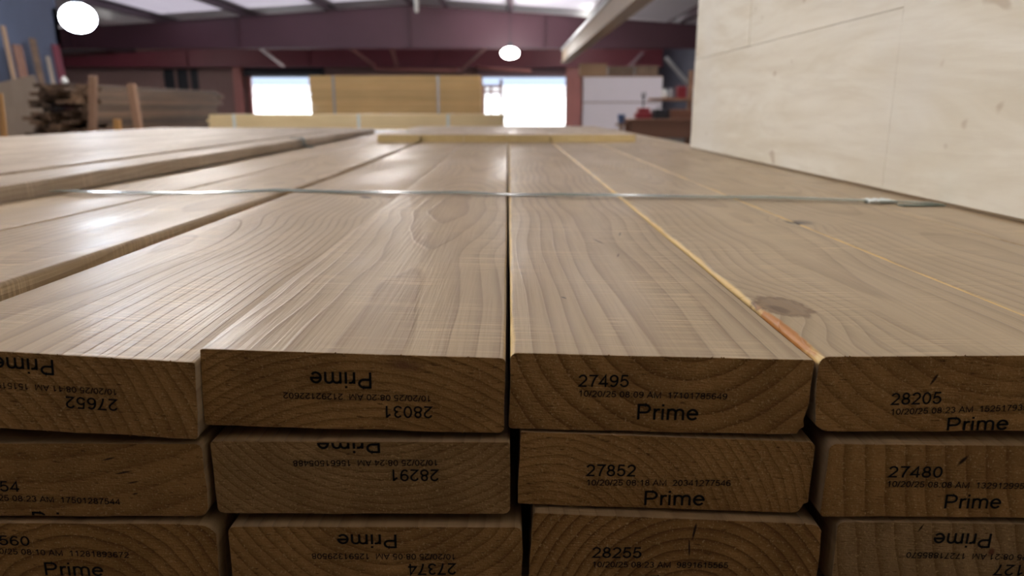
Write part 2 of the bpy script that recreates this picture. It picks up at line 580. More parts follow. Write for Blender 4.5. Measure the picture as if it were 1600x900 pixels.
# rigid-frame rafters: tapered web between flanges, level below, following the roof above
def rafter(name, y, zlow, mat, fmat):
    bm = bmesh.new()
    xs = [XL, -17, -13, -9, -6, RIDGE.x, -1, 2, 4.5, XR]
    for x0, x1 in zip(xs[:-1], xs[1:]):
        for (ya, yb, f0, f1) in ((y - .012, y + .012, lambda x: zlow, lambda x: roof_z(x) - .24),
                                 (y - .11, y + .11, lambda x: roof_z(x) - .26, lambda x: roof_z(x) - .24),
                                 (y - .11, y + .11, lambda x: zlow - .02, lambda x: zlow)):
            v8 = [bm.verts.new(p) for p in ((x0, ya, f0(x0)), (x1, ya, f0(x1)), (x1, yb, f0(x1)), (x0, yb, f0(x0)),
                                            (x0, ya, f1(x0)), (x1, ya, f1(x1)), (x1, yb, f1(x1)), (x0, yb, f1(x0)))]
            for qd in ((3, 2, 1, 0), (4, 5, 6, 7), (0, 1, 5, 4), (1, 2, 6, 5), (2, 3, 7, 6), (3, 0, 4, 7)):
                bm.faces.new([v8[i] for i in qd])
    for x in (-14.5, -9, RIDGE.x, 1.2):                     # web stiffeners
        bm_box(bm, x - .012, x + .012, y - .10, y - .012, zlow, roof_z(x) - .26)
    return struct(obj(name, bm, mat))


rafter('trim_3', RAFTER_Y, at(640, 75, RAFTER_Y).z, M['maroon'], M['flange'])
rafter('trim_4', BACK - 1.0, at(640, 104, BACK - 1.0).z, M['red_paint'], M['flange'])
rafter('trim_5', 14.0, 4.0, M['maroon'], M['flange'])

# purlins along the building, Z sections under the roof sheet
for k, px in enumerate((-20, 118, 246, 380, 512, 640, 694, 796, 932, 1062)):
    x = at(px, 24, RAFTER_Y).x
    if not (XL + .2 < x < XR - .2):
        continue
    zt = roof_z(x)
    bm = bmesh.new()
    for y0, y1 in ((-13.9, BACK - .05),):
        bm_box(bm, x - .015, x + .015, y0, y1, zt - .24, zt - .01)
        bm_box(bm, x - .015, x + .10, y0, y1, zt - .245, zt - .225)
        bm_box(bm, x - .10, x + .015, y0, y1, zt - .03, zt - .01)
    struct(obj('trim_%d' % (10 + k), bm, M['purlin']))

# white roof panels between the purlins, given an added glow to brighten the roof
N = NT('translucent_roof_light')
tcs = N.n('ShaderNodeTexCoord')
N.b.inputs['Base Color'].default_value = (0.8, 0.77, 0.84, 1)
N.set(N.b.inputs['Emission Color'], N.mix(N.noise(N.mapping(tcs.outputs['Object'], scale=(3, .3, 1)), 1, 3), (0.66, 0.60, 0.74), (0.86, 0.80, 0.92)))
N.b.inputs['Emission Strength'].default_value = 0.36
for k, (pa_, pb_) in enumerate(((250, 372), (386, 505), (518, 634), (700, 790), (802, 926))):
    x0, x1 = at(pa_, 24, RAFTER_Y).x + .12, at(pb_, 24, RAFTER_Y).x - .12
    bm = bmesh.new()
    parts = [(x0, RIDGE.x - .02), (RIDGE.x + .02, x1)] if x0 < RIDGE.x < x1 else [(x0, x1)]
    for u0, u1 in parts:
        lo_, hi_ = [], []
        for yy in (18.6, 25.8):
            lo_ += [bm.verts.new((u0, yy, roof_z(u0) - .02)), bm.verts.new((u1, yy, roof_z(u1) - .02))]
            hi_ += [bm.verts.new((u0, yy, roof_z(u0) - .004)), bm.verts.new((u1, yy, roof_z(u1) - .004))]
        for a_, b_ in ((0, 1), (1, 3), (3, 2), (2, 0)):
            bm.faces.new((lo_[a_], lo_[b_], hi_[b_], hi_[a_]))
        bm.faces.new((lo_[0], lo_[2], lo_[3], lo_[1]))
        bm.faces.new((hi_[0], hi_[1], hi_[3], hi_[2]))
    struct(obj('window_%d' % (k + 2), bm, N.m))

# yard outside the doorways
bm = bmesh.new()
bm_box(bm, -60, 60, BACK + .2, 140, -0.2, -0.02)
struct(obj('ground', bm, M['yard']))
bm = bmesh.new()
bm_box(bm, -34, 14, 56, 64, 0, at(430, 133, 56).z)
sh = obj('wall', bm, M['outwall'])
root = tag(empty('shed', (0, 56, 0)), 'white shed outside seen overexposed through the doorways', 'building')
sh.parent = root
sh.matrix_parent_inverse = Matrix.Translation((0, -56, 0))
bm = bmesh.new()
ze = at(430, 133, 56).z
vs = [[bm.verts.new((x, y, z)) for y, z in ((55.2, ze - .05), (60, ze + 2.2), (64.8, ze - .05), (60, ze + 2.05))] for x in (-35, 15)]
for k in range(4):
    bm.faces.new((vs[0][k], vs[0][(k + 1) % 4], vs[1][(k + 1) % 4], vs[1][k]))
bm.faces.new(vs[0])
bm.faces.new(vs[1][::-1])
rf = obj('roof', bm, M['outroof'], root)
rf.matrix_parent_inverse = Matrix.Translation((0, -56, 0))


# ------------------------------------------------------------------ lamps
def high_bay(loc, label, r=0.27, squash=0.62, lens='lens'):
    root = tag(empty('high_bay_lamp', loc), label, 'lamp', None)
    bm = bmesh.new()
    prof = []
    for k in range(0, 15):
        a = -PI / 2 + PI * 0.88 * k / 14
        prof.append((max(0, r * math.cos(a)) if k else 0.0, r * squash * math.sin(a)))
    bm_lathe(bm, prof, 28)
    obj('lens', bm, M[lens], root, True)
    zt = prof[-1][1]
    rt = prof[-1][0]
    bm = bmesh.new()
    bm_lathe(bm, [(rt * .98, zt - .005), (rt * 1.02, zt + .02), (rt * .8, zt + .06), (rt * .55, zt + .10), (rt * .5, zt + .16), (0, zt + .165)], 28)
    for k in range(10):                                     # cooling fins
        a = 2 * PI * k / 10
        bm_bar(bm, (rt * .3 * math.cos(a), rt * .3 * math.sin(a), zt + .10), (rt * .78 * math.cos(a), rt * .78 * math.sin(a), zt + .10), .008, .06)
    obj('housing', bm, M['dark'], root)
    bm = bmesh.new()
    bm_tube(bm, [(0, 0, zt + .15), (0, 0, roof_z(loc[0]) - loc[2] - .005)], 0.012, 8)
    obj('cord', bm, M['dark'], root)
    return root


p = at(122, 28, 15.0)
high_bay(p, 'large round glaring lamp hanging at upper left above the timber rack', 0.31, 0.85, 'cool_lens')
p = at(797, 83, 24.0)
high_bay(p, 'small oval glowing lamp below the maroon beam near mid picture', 0.27, 0.62)
for x, y, lb in ((-3.8, 9.0, 'lamp hanging over the lumber aisle ahead of the stack'), (3.0, 9.6, 'lamp hanging over the workbench side'),  # unseen lamps added to fill the aisle and brighten pack and partition
                 (-3.0, 0.9, 'lamp hanging above the left of the front stack'), (2.4, 0.2, 'lamp hanging above the plywood sheet'),  # unseen fill lamps; the left one hangs low and large to brighten the plywood
                 (-2.95, 18.0, 'lamp hanging just above the top of the picture before the beam'), (-15, 29, 'lamp hanging in the far left bay'),
                 (2.6, 15.2, 'lamp hanging beside the cream trough'),  # unseen lamp added to brighten the roof
                 (3, 30, 'lamp hanging before the right doorway')):
    high_bay(Vector((x, y, 3.0 if abs(y - 0.9) < .01 else 4.0 if y in (18, 15.2) else 3.75 if y < 20 else 3.6)), lb, .33 if abs(y - 0.9) < .01 else .27)

# ------------------------------------------------------------------ front stack of boards
TOP = EYE - 0.1107
W, H, L = 0.1396, 0.0372, 3.66


def board_mesh(w, h, length, rad=(0.003, 0.003, 0.003, 0.003), wane=None, dx=None, lift=None, seed=0, splint=18, rough=0.0004, twist=None):
    """sawn board, front end at y=0, centred on x and z; rad = corner radii tl, tr, br, bl"""
    bm = bmesh.new()
    rnd = random.Random(seed)
    ys = [0, .0012, .004, .01, .02, .04, .07, .11]
    while ys[-1] < length - .15:
        ys.append(ys[-1] + min(.10, .04 + ys[-1] * .05))
    ys += [length - .004, length]
    cs = []
    corners = ((-1, 1), (1, 1), (1, -1), (-1, -1))
    for ci, (sx, sz) in enumerate(corners):
        r = rad[ci]
        a0 = {0: PI, 1: PI / 2, 2: 0, 3: -PI / 2}[ci]
        cx, cz = sx * (w / 2 - r), sz * (h / 2 - r)
        for k in range(5):
            a = a0 - (PI / 2) * k / 4
            cs.append((cx + r * math.cos(a), cz + r * math.sin(a), ci))
        # points along the following side
        nx = corners[(ci + 1) % 4]
        nr = rad[(ci + 1) % 4]
        e = (nx[0] * (w / 2 - (nr if ci in (0, 2) else 0)), nx[1] * (h / 2 - (nr if ci in (1, 3) else 0)))
        s0 = cs[-1]
        m = 10 if ci in (0, 2) else 3
        for k in range(1, m):
            cs.append((s0[0] + (e[0] - s0[0]) * k / m, s0[1] + (e[1] - s0[1]) * k / m, -1))
    rings = []
    for yi, y in enumerate(ys):
        ring_ = []
        ox = dx(y) if dx else 0
        oz = lift(y) if lift else 0
        for (x, z, ci) in cs:
            nz = mnoise.noise(Vector((x * 40 + seed, y * 14, z * 60)))
            k = rough * (1 + (1.2 if y < .02 else 0))
            px, pz = x, z
            if wane and ci in wane:
                amt = wane[ci]
                t = mnoise.noise(Vector((y * 5 + seed * 3, seed, z * 240 + x * 120)))
                px += -math.copysign(1, x) * amt * (0.4 + 0.9 * t)
                pz += -math.copysign(1, z) * amt * (0.35 + 0.7 * t)
            px += nz * k * (1 if abs(x) > w / 2 - .008 else 0)
            pz += nz * k * .6 if z < 0 else nz * k * .25
            if twist:
                ta, tz = twist(y)
                ca, sa = math.cos(ta), math.sin(ta)
                px, pz = px * ca + pz * sa, -px * sa + pz * ca + tz
            ring_.append(bm.verts.new((px + ox, y, pz + oz)))
        rings.append(ring_)
    n = len(cs)
    for a_, b_ in zip(rings[:-1], rings[1:]):
        for k in range(n):
            f = bm.faces.new((a_[k], a_[(k + 1) % n], b_[(k + 1) % n], b_[k]))
            f.smooth = True
    bm.faces.new(rings[0][::-1])
    bm.faces.new(rings[-1])
    # torn fibres standing off the sawn end
    oz = lift(0) if lift else 0
    ox = dx(0) if dx else 0
    for k in range(splint):
        x = rnd.uniform(-w / 2 + .006, w / 2 - .006)
        top = rnd.random() < .45
        z = (h / 2 if top else -h / 2)
        ln = rnd.uniform(.0006, .0021)
        wd = rnd.uniform(.0003, .0009)
        sl = rnd.uniform(-.0012, .0012)
        if top:
            tip = (x + sl + ox, -rnd.uniform(.0002, .0009), z + ln * .5 + oz)
        else:
            tip = (x + sl + ox, -rnd.uniform(.0001, .0006), z - ln * .3 + oz)
        v0 = bm.verts.new((x - wd + ox, .0002, z + (-.0008 if top else .0008) + oz))
        v1 = bm.verts.new((x + wd + ox, .0002, z + (-.0008 if top else .0008) + oz))
        v2 = bm.verts.new((x + ox, .0014, z + (-.0005 if top else .0005) + oz))
        v3 = bm.verts.new(tip)
        for t in ((v0, v1, v3), (v1, v2, v3), (v2, v0, v3), (v0, v2, v1)):
            bm.faces.new(t)
    return bm


def arc(cx, cy, rx, ry, a0, a1, n=12):
    return [(cx + rx * math.cos(math.radians(a0 + (a1 - a0) * k / n)), cy + ry * math.sin(math.radians(a0 + (a1 - a0) * k / n))) for k in range(n + 1)]


# printed sans-serif letters as strokes, cap height 1: advance, strokes
SIX = [arc(.39, .31, .26, .255, 0, 360, 20), arc(.43, .45, .30, .49, 48, 205, 16)]
GLYPH = {
    '0': (.777, [arc(.39, .5, .265, .44, 0, 360, 24)]),
    '1': (.777, [[(.17, .72), (.33, .81), (.45, .97)], [(.46, 1), (.46, 0)]]),
    '2': (.777, [arc(.39, .69, .26, .25, 170, -38, 14) + [(.13, .06), (.69, .06)]]),
    '3': (.777, [arc(.37, .715, .23, .225, 160, -90, 14), arc(.37, .275, .265, .22, 90, -165, 14)]),
    '4': (.777, [[(.54, 0), (.54, .95), (.09, .27), (.72, .27)]]),
    '5': (.777, [[(.65, .94), (.23, .94), (.16, .50)] + arc(.38, .335, .27, .275, 138, -165, 16)]),
    '6': (.777, SIX),
    '7': (.777, [[(.09, .94), (.67, .94), (.52, .72), (.40, .44), (.33, .2), (.31, 0)]]),
    '8': (.777, [arc(.39, .725, .21, .215, 0, 360, 18), arc(.39, .285, .26, .225, 0, 360, 20)]),
    '9': (.777, [[(.78 - x, 1 - y) for x, y in st] for st in SIX]),
    'P': (.93, [[(.17, 0), (.17, 1)], [(.17, .94), (.53, .94)] + arc(.53, .70, .27, .24, 90, -90, 12) + [(.17, .46)]]),
    'r': (.465, [[(.155, 0), (.155, .725)], arc(.38, .42, .225, .245, 180, 68, 8)]),
    'i': (.31, [[(.155, 0), (.155, .725)], [(.155, .86), (.155, 1.0)]]),
    'm': (1.163, [[(.155, 0), (.155, .725)], arc(.37, .46, .215, .215, 180, 0, 12) + [(.585, 0)], arc(.80, .46, .215, .215, 180, 0, 12) + [(1.015, 0)]]),
    'e': (.777, [[(.13, .385), (.655, .385)] + arc(.385, .36, .272, .305, 5, 325, 22)]),
    'A': (.93, [[(.06, 0), (.465, .97), (.87, 0)], [(.19, .33), (.74, .33)]]),
    'M': (1.163, [[(.155, 0), (.155, .96), (.58, .08), (1.01, .96), (1.01, 0)]]),
    '/': (.388, [[(.03, 0), (.35, 1)]]),
    ':': (.388, [[(.19, 0), (.19, .14)], [(.19, .59), (.19, .73)]]),
    ' ': (.388, []),
}


def stamp(name, board, text, p0, p1, cap_px, w, h, face_y):
    """ink line from baseline start p0 to baseline end p1 (photo pixels on the end face), clipped to the face"""
    th = .142 if cap_px > 15 else .15
    width = sum(GLYPH[c][0] for c in text) - .12
    inv = board.matrix_basis.inverted()
    a, b = inv @ at(*p0, face_y), inv @ at(*p1, face_y)
    d = Vector((b.x - a.x, b.z - a.z))
    sx = d.length / width
    sy = cap_px * (d.length / (Vector(p1) - Vector(p0)).length)
    d.normalize()
    nrm = Vector((-d.y, d.x))
    bm = bmesh.new()

    def put(x, y):
        q2 = Vector((a.x, a.z)) + d * x * sx + nrm * y * sy
        return bm.verts.new((q2.x, -0.00035, q2.y))
    pen = -.06
    for c in text:
        adv, strokes = GLYPH[c]
        for st in strokes:
            pts = [Vector(p) for p in st]
            closed = (pts[0] - pts[-1]).length < 1e-4
            rows = []
            m = len(pts)
            for k in range(m):
                pv = pts[k - 1] if k else (pts[m - 2] if closed else None)
                nx = pts[k + 1] if k < m - 1 else (pts[1] if closed else None)
                d0 = (pts[k] - pv).normalized() if pv is not None else (nx - pts[k]).normalized()
                d1 = (nx - pts[k]).normalized() if nx is not None else d0
                n0, n1 = Vector((-d0.y, d0.x)), Vector((-d1.y, d1.x))
                mm = n0 + n1
                mm = n0 if mm.length < .2 else mm.normalized()
                ln = th / 2 / max(.45, mm.dot(n0))
                rows.append((put(pen + pts[k].x + mm.x * ln, pts[k].y + mm.y * ln), put(pen + pts[k].x - mm.x * ln, pts[k].y - mm.y * ln)))
            for r0, r1 in zip(rows[:-1], rows[1:]):
                bm.faces.new((r0[0], r0[1], r1[1], r1[0]))
        pen += adv
    lim = ((Vector((0, 0, -h / 2 + .0004)), Vector((0, 0, -1))), (Vector((0, 0, h / 2 - .0004)), Vector((0, 0, 1))),
           (Vector((-w / 2 + .001, 0, 0)), Vector((-1, 0, 0))), (Vector((w / 2 - .001, 0, 0)), Vector((1, 0, 0))))
    for co, no in lim:
        bmesh.ops.bisect_plane(bm, geom=bm.verts[:] + bm.edges[:] + bm.faces[:], plane_co=co, plane_no=no, clear_outer=True)
    if not bm.faces:
        bm.free()
        return None
    me = bpy.data.meshes.new(name)
    for f in bm.faces:
        f.normal_update()
        if f.normal.y > 0:
            f.normal_flip()
    bm.to_mesh(me)
    bm.free()
    me.materials.append(M['ink'])
    o = bpy.data.objects.new(name, me)
    C.objects.link(o)
    o.parent = board
    return o


def place_board(key, corners, face_y, label, mat, stamps, group, **kw):
    tl, tr, br, bl = [at(px, py, face_y) for px, py in corners]
    c = (tl + tr + br + bl) / 4
    roll = (math.atan2(tl.z - tr.z, tr.x - tl.x) + math.atan2(bl.z - br.z, br.x - bl.x)) / 2
    row = (key // 10)
    flat = TOP - row * .0386 - H / 2 - c.z                 # settles flat on its neighbours along its length
    settle = lambda y: min(1.0, max(0.0, y / 1.1)) ** .8
    tw = lambda y: (-roll * settle(y), flat * settle(y))
    bm = board_mesh(W, H, L, seed=key, twist=tw, **kw)
    o = obj('lumber_board', bm, mat)
    o.location = (c.x, face_y, c.z)
    o.rotation_euler = (0, roll, 0)
    o.matrix_basis = Matrix.Translation(o.location) @ Matrix.Rotation(roll, 4, 'Y')
    tag(o, label, 'board', group)
    for kind, text, p0, p1, cap in stamps:
        stamp(kind, o, text, p0, p1, cap, W, H, face_y)
    return o


DK = (0.035, 0.02, 0.012)
KN = (0.085, 0.045, 0.022)
YL = (0.72, 0.50, 0.20)
G1, G2, G3 = 'top row of the front stack', 'second row of the front stack', 'third row of the front stack'
NS, DS, GS = 'number_stamp', 'date_stamp', 'grade_stamp'

# --- top row
place_board(1, ((-173, 538), (301, 566), (302, 686), (-172, 660)), .3155,
            'tilted top-row board at left edge stamped upside down with 27652',
            solid_wood('wood_27652', (-0.055, -0.052), .0062, 1.3, lean=(.02, .0), econ=.55, contrast=.5,
                       spots=[((.03, .62, .0188), (0, 0, .4), (.010, .02, .01), KN, .6, .012)]),
            [(GS, 'Prime', (84.6, 562), (-12, 556), 26), (DS, '10/20/25 08:11 AM  15151943260', (183.6, 608), (-48, 594), 10),
             (NS, '27652', (183.6, 623.6), (102.7, 618.6), 20)], G1, dx=lambda y: -.0010 * min(1, y / .3), rad=(.0015, .0012, .0015, .002))
place_board(2, ((316, 544), (787, 557), (787, 680), (320, 665)), .3215,
            'top-row board stamped upside down with 28031, left of the dark centre gap',
            solid_wood('wood_28031', (0.005, -0.105), .0046, 2.1, lean=(-.015, .006), econ=.58, contrast=.5, warp=.010,
                       spots=[((.022, .004, .014), (0, .1, 0), (.012, .03, .004), (.26, .13, .06), .9, 0)]),
            [(GS, 'Prime', (581.4, 581.6), (484.2, 580), 27), (DS, '10/20/25 08:20 AM  21292122602', (674.2, 617.9), (443, 612.8), 10),
             (NS, '28031', (675.5, 634.7), (599, 633.6), 20)], G1, rad=(.0008, .0022, .003, .001),
            dx=lambda y: -.0004 * math.sin(min(y, 1.2) * 2.6))
place_board(3, ((790, 552), (1274, 559), (1268, 684), (790, 668)), .322,
            'top-row board stamped 27495, right of the dark centre gap',
            solid_wood('wood_27495', (0.012, 0.052), .0088, 3.7, lean=(.004, .012), econ=.7, contrast=.6, wander=.022,
                       edges=[(-1, .0693, .0018, YL)],
                       spots=[((-.038, .105, .0188), (0, 0, .5), (.0012, .0030, .004), DK, .5, 0),
                              ((.006, .30, .0188), (0, 0, .25), (.002, .018, .004), (.14, .09, .06), .8, 0),
                              ((.030, .34, .0188), (0, 0, -.2), (.0012, .014, .004), (.12, .08, .05), .8, 0),
                              ((.014, .24, .0188), (0, 0, -.2), (.0012, .010, .004), (.14, .08, .05), .8, 0)]),
            [(NS, '27495', (903.3, 604), (982, 604.5), 20), (DS, '10/20/25 08:09 AM  17101785649', (903.3, 619), (1135.5, 624), 10),
             (GS, 'Prime', (993.8, 655), (1090, 656.5), 26)], G1, rad=(.003, .0015, .006, .002), wane={2: .0024})
place_board(4, ((1273, 555), (1750, 553), (1745, 674), (1270, 677)), .3215,
            'top-row board stamped 28205 with a round knot on its face',
            solid_wood('wood_28205', (0.022, 0.078), .0082, 4.4, lean=(.02, .03), econ=.5, contrast=.42, wander=.05, warp=.016,
                       edges=[(-1, .0690, .0022, YL)],
                       spots=[((-.056, .088, .0188), (0, 0, .15), (.0158, .0255, .012), (.16, .09, .045), .25, .018), ((-.056, .088, .0188), (0, 0, .15), (.0138, .0225, .012), (.27, .18, .105), .3, 0),
                              ((-.069, .046, .0180), (0, 0, 0), (.0032, .050, .008), (.46, .19, .05), .4, 0),
                              ((.0698, .405, .0188), (0, 0, .2), (.010, .014, .012), DK, .6, .012),
                              ((-.060, .082, .0188), (0, 0, .2), (.006, .012, .012), (.13, .075, .04), .6, 0),
                              ((-.016, 0, .007), (0, .5, 0), (.0009, .02, .0042), DK, .6, 0),
                              ((.072, 0, .001), (0, -.3, 0), (.0007, .02, .006), DK, .6, 0)]),
            [(NS, '28205', (1391, 632.5), (1469.5, 630.5), 20), (DS, '10/20/25 08:23 AM  15251793562', (1390.5, 648), (1622, 640), 10),
             (GS, 'Prime', (1477, 674.5), (1573.7, 671), 24)], G1, rad=(.004, .002, .002, .006), wane={3: .0016})


def flat_board(key, x0, face_y, dz, label, mat, group, w=W, h=H, length=L, roll=0.0, z=None, **kw):
    bm = board_mesh(w, h, length, seed=key, **kw)
    o = obj('lumber_board', bm, mat)
    o.location = (x0 + w / 2, face_y, (TOP - h / 2 if z is None else z) + dz)
    o.rotation_euler = (0, roll, 0)
    return tag(o, label, 'board', group)


flat_board(5, .2835, .324, 0, 'top-row board right of the knotty one stamped 28205',
           solid_wood('wood_plain_a', (0.03, 0.10), .0075, 5.5, lean=(.02, .03), contrast=.4, wander=.05, edges=[(-1, .0690, .0014, YL)],
                      spots=[((-.062, .403, .0188), (0, 0, -.2), (.015, .020, .012), (.16, .10, .06), .6, .012), ((-.067, .400, .0188), (0, 0, -.2), (.008, .012, .012), DK, .6, 0)]), G1, rad=(.003, .002, .002, .002))
flat_board(6, .4240, .323, 0, 'top-row board running along the foot of the pale plywood sheet',
           solid_wood('wood_plain_b', (-0.02, -0.09), .0085, 6.6, lean=(.02, .01), contrast=.45, wander=.04), G1)
flat_board(7, -.4405, .322, 0, 'raised top-row board whose warm brown edge shows along the curving gap',
           solid_wood('wood_plain_c', (0.05, -0.08), .0070, 7.7, lean=(.02, .01), contrast=.42, wander=.05), G1,
           lift=lambda y: .0115 * max(0, 1 - y / .95) ** 1.3)
flat_board(8, -.5815, .3225, 0, 'top-row board lying against the raised left layer',
           solid_wood('wood_plain_d', (-0.04, 0.08), .0080, 8.8, lean=(.02, .01), contrast=.42, wander=.05), G1,
           lift=lambda y: .0118 * max(0, 1 - y / 1.0) ** 1.3)

# --- second row, planed faces coloured darker to stand for shade between the rows
place_board(11, ((-150, 692), (325, 693), (326, 807), (-149, 806)), .3165,
            'second-row board at left edge with stamp date ending 17501287544',
            solid_wood('wood_17501287544', light=(0.42, 0.28, 0.14), dark=(0.27, 0.165, 0.075), pith=(-0.02, 0.20), ring=.0120, seed=11.2, econ=.46, warp=.02, end_l=(.46, .25, .085),
                       spots=[((.026, 0, .011), (0, -.25, 0), (.0045, .02, .0007), DK, .7, 0), ((.032, 0, .004), (0, -.2, 0), (.005, .02, .0006), DK, .7, 0),
                              ((.036, 0, -.001), (0, -.2, 0), (.004, .02, .0006), DK, .7, 0), ((.036, 0, -.007), (0, -.2, 0), (.002, .02, .0006), DK, .7, 0)]),
            [(NS, '27354', (-48, 766), (31.5, 768), 18), (DS, '10/20/25 08:23 AM  17501287544', (-44, 780), (188.5, 788), 10),
             (GS, 'Prime', (52, 822), (150, 825), 26)], G2, rad=(.003, .003, .004, .003), wane={2: .0008})
place_board(12, ((333, 687), (797, 689), (797, 805), (335, 804)), .3185,
            'second-row board stamped upside down with 28291',
            solid_wood('wood_28291', light=(0.42, 0.28, 0.14), dark=(0.27, 0.165, 0.075), pith=(0.01, 0.075), ring=.0042, seed=12.3, econ=.50, end_l=(.45, .27, .11), wander=.03),
            [(GS, 'Prime', (594.3, 682.6), (495, 683), 27), (DS, '10/20/25 08:24 AM  15661505488', (684.7, 718), (458, 719), 10),
             (NS, '28291', (685.4, 733.2), (609.5, 733), 20)], G2, rad=(.0018, .0015, .003, .003), wane={3: .001})
place_board(13, ((806, 671), (1275, 688), (1272, 805), (804, 790)), .321,
            'second-row board stamped 27852 with a rounded right edge',
            solid_wood('wood_27852', light=(0.42, 0.28, 0.14), dark=(0.27, 0.165, 0.075), pith=(-0.055, -0.055), ring=.0044, seed=13.4, econ=.50, warp=.016),
            [(NS, '27852', (915.7, 743.4), (992.6, 744), 20), (DS, '10/20/25 08:18 AM  20341277546', (915.7, 758), (1141, 758.8), 10),
             (GS, 'Prime', (1005, 789), (1100, 789.3), 25)], G2, rad=(.0006, .003, .006, .0006), wane={2: .002, 1: .001})
place_board(14, ((1282, 692), (1755, 695), (1755, 813), (1283, 808)), .3165,
            'second-row board stamped 27480 at right edge with pale upright rings',
            solid_wood('wood_27480', light=(0.42, 0.28, 0.14), dark=(0.27, 0.165, 0.075), pith=(0.16, 0.03), ring=.0098, seed=14.5, econ=.58, warp=.012,
                       spots=[((-.006, 0, .011), (0, .7, 0), (.0012, .02, .0045), DK, .7, 0)]),
            [(NS, '27480', (1386.7, 745.3), (1470.7, 746), 19), (DS, '10/20/25 08:08 AM  13291299547', (1384.5, 760), (1616, 764), 10),
             (GS, 'Prime', (1473.3, 794), (1562, 794), 24)], G2, rad=(.003, .003, .002, .002))
# --- third row, gap shade again put into the planed-face colours
place_board(21, ((-125, 812), (349, 814), (350, 931), (-123, 929)), .3145,
            'third-row board at left edge with wavy dark rings and date ending 11281893672',
            solid_wood('wood_11281893672', light=(0.42, 0.28, 0.14), dark=(0.27, 0.165, 0.075), pith=(0.0, -0.035), ring=.0068, seed=21.2, econ=.75, warp=.022, end_l=(.48, .255, .08)),
            [(NS, '27560', (-33, 850), (47.5, 852.5), 17), (DS, '10/20/25 08:10 AM  11281893672', (-30, 864), (202, 871), 10),
             (GS, 'Prime', (70.7, 898), (162.7, 899.5), 23)], G3, rad=(.003, .005, .003, .003), wane={1: .0015})
place_board(22, ((355, 820), (820, 821), (820, 934), (357, 933)), .3145,
            'third-row board stamped upside down with 27374',
            solid_wood('wood_27374', light=(0.42, 0.28, 0.14), dark=(0.27, 0.165, 0.075), pith=(0.008, 0.055), ring=.0062, seed=22.3, econ=.61),
            [(GS, 'Prime', (620.6, 834.5), (526.8, 834), 24), (DS, '10/20/25 08:05 AM  12591329508', (712.4, 865), (487.3, 864), 10),
             (NS, '27374', (712.4, 879.4), (637.5, 880.5), 20)], G3, rad=(.003, .003, .003, .003))
place_board(23, ((824, 794), (1287, 814), (1282, 931), (824, 916)), .3158,
            'third-row board stamped 28255 with bold arched rings and a split',
            solid_wood('wood_28255', light=(0.42, 0.28, 0.14), dark=(0.27, 0.165, 0.075), pith=(0.012, -0.036), ring=.0058, seed=23.4, econ=.85, warp=.008, end_l=(.48, .255, .085),
                       spots=[((.008, 0, .012), (0, .12, 0), (.0008, .02, .0055), DK, .5, 0), ((.0065, 0, .003), (0, -.1, 0), (.0006, .02, .006), DK, .5, 0)]),
            [(NS, '28255', (925, 871), (1001.7, 871.5), 19), (DS, '10/20/25 08:23 AM  9891615565', (925, 885.6), (1137, 887), 10),
             (GS, 'Prime', (1013, 921), (1108, 922), 25)], G3, rad=(.0012, .005, .004, .0012), wane={1: .0016, 2: .001})
place_board(24, ((1290, 808), (1765, 814), (1765, 934), (1290, 929)), .3155,
            'third-row board at right edge stamped upside down, small knot by its letters',
            solid_wood('wood_17271885570', light=(0.42, 0.28, 0.14), dark=(0.27, 0.165, 0.075), pith=(0.20, 0.06), ring=.0095, seed=24.5, econ=.56, warp=.014, end_l=(.46, .29, .13),
                       spots=[((.006, 0, .0035), (0, 0, 0), (.0022, .02, .0028), (.20, .08, .04), .7, .004),
                              ((-.030, 0, .016), (0, .5, 0), (.0006, .02, .003), DK, .6, 0)]),
            [(GS, 'Prime', (1550.7, 833.3), (1460, 832), 25), (DS, '10/20/25 08:21 AM  17271885570', (1648, 867), (1416.5, 862), 10),
             (NS, '28127', (1635, 883), (1554.7, 881.3), 19)], G3, rad=(.003, .003, .002, .004), wane={3: .001})

# plain neighbours carrying the rest of the stack, out of the frame at the sides and below
mat_plain = [solid_wood('wood_side_%s' % s, p_, r_, k_, econ=.61) for s, p_, r_, k_ in
             (('a', (.03, -.07), .007, 31), ('b', (-.04, .06), .006, 37), ('c', (.0, -.12), .0075, 41))]
me_plain = []
for k in range(3):
    o = obj('lumber_board', board_mesh(W, H, L, seed=50 + k), mat_plain[k])
    me_plain.append(o.data)
    bpy.data.objects.remove(o)
rowz = {2: TOP - .0386 - H / 2, 3: TOP - .0772 - H / 2, 4: TOP - .1238 - H / 2}
i = 0
for row in (2, 3, 4):
    for x0 in (-.5815, -.4405, -.2835, -.1440, -.0030, .1400, .2835, .4240):
        if row < 4 and -.30 < x0 < .20:
            continue
        o = bpy.data.objects.new('lumber_board', me_plain[i % 3])
        C.objects.link(o)
        o.location = (x0 + W / 2 + (.0150 if row < 4 and x0 > .2 else 0), .318 - .002 * (i % 3), rowz[row])
        tag(o, 'plain board low in the front stack outside the stamped ones', 'board', 'plain boards of the front stack')
        i += 1


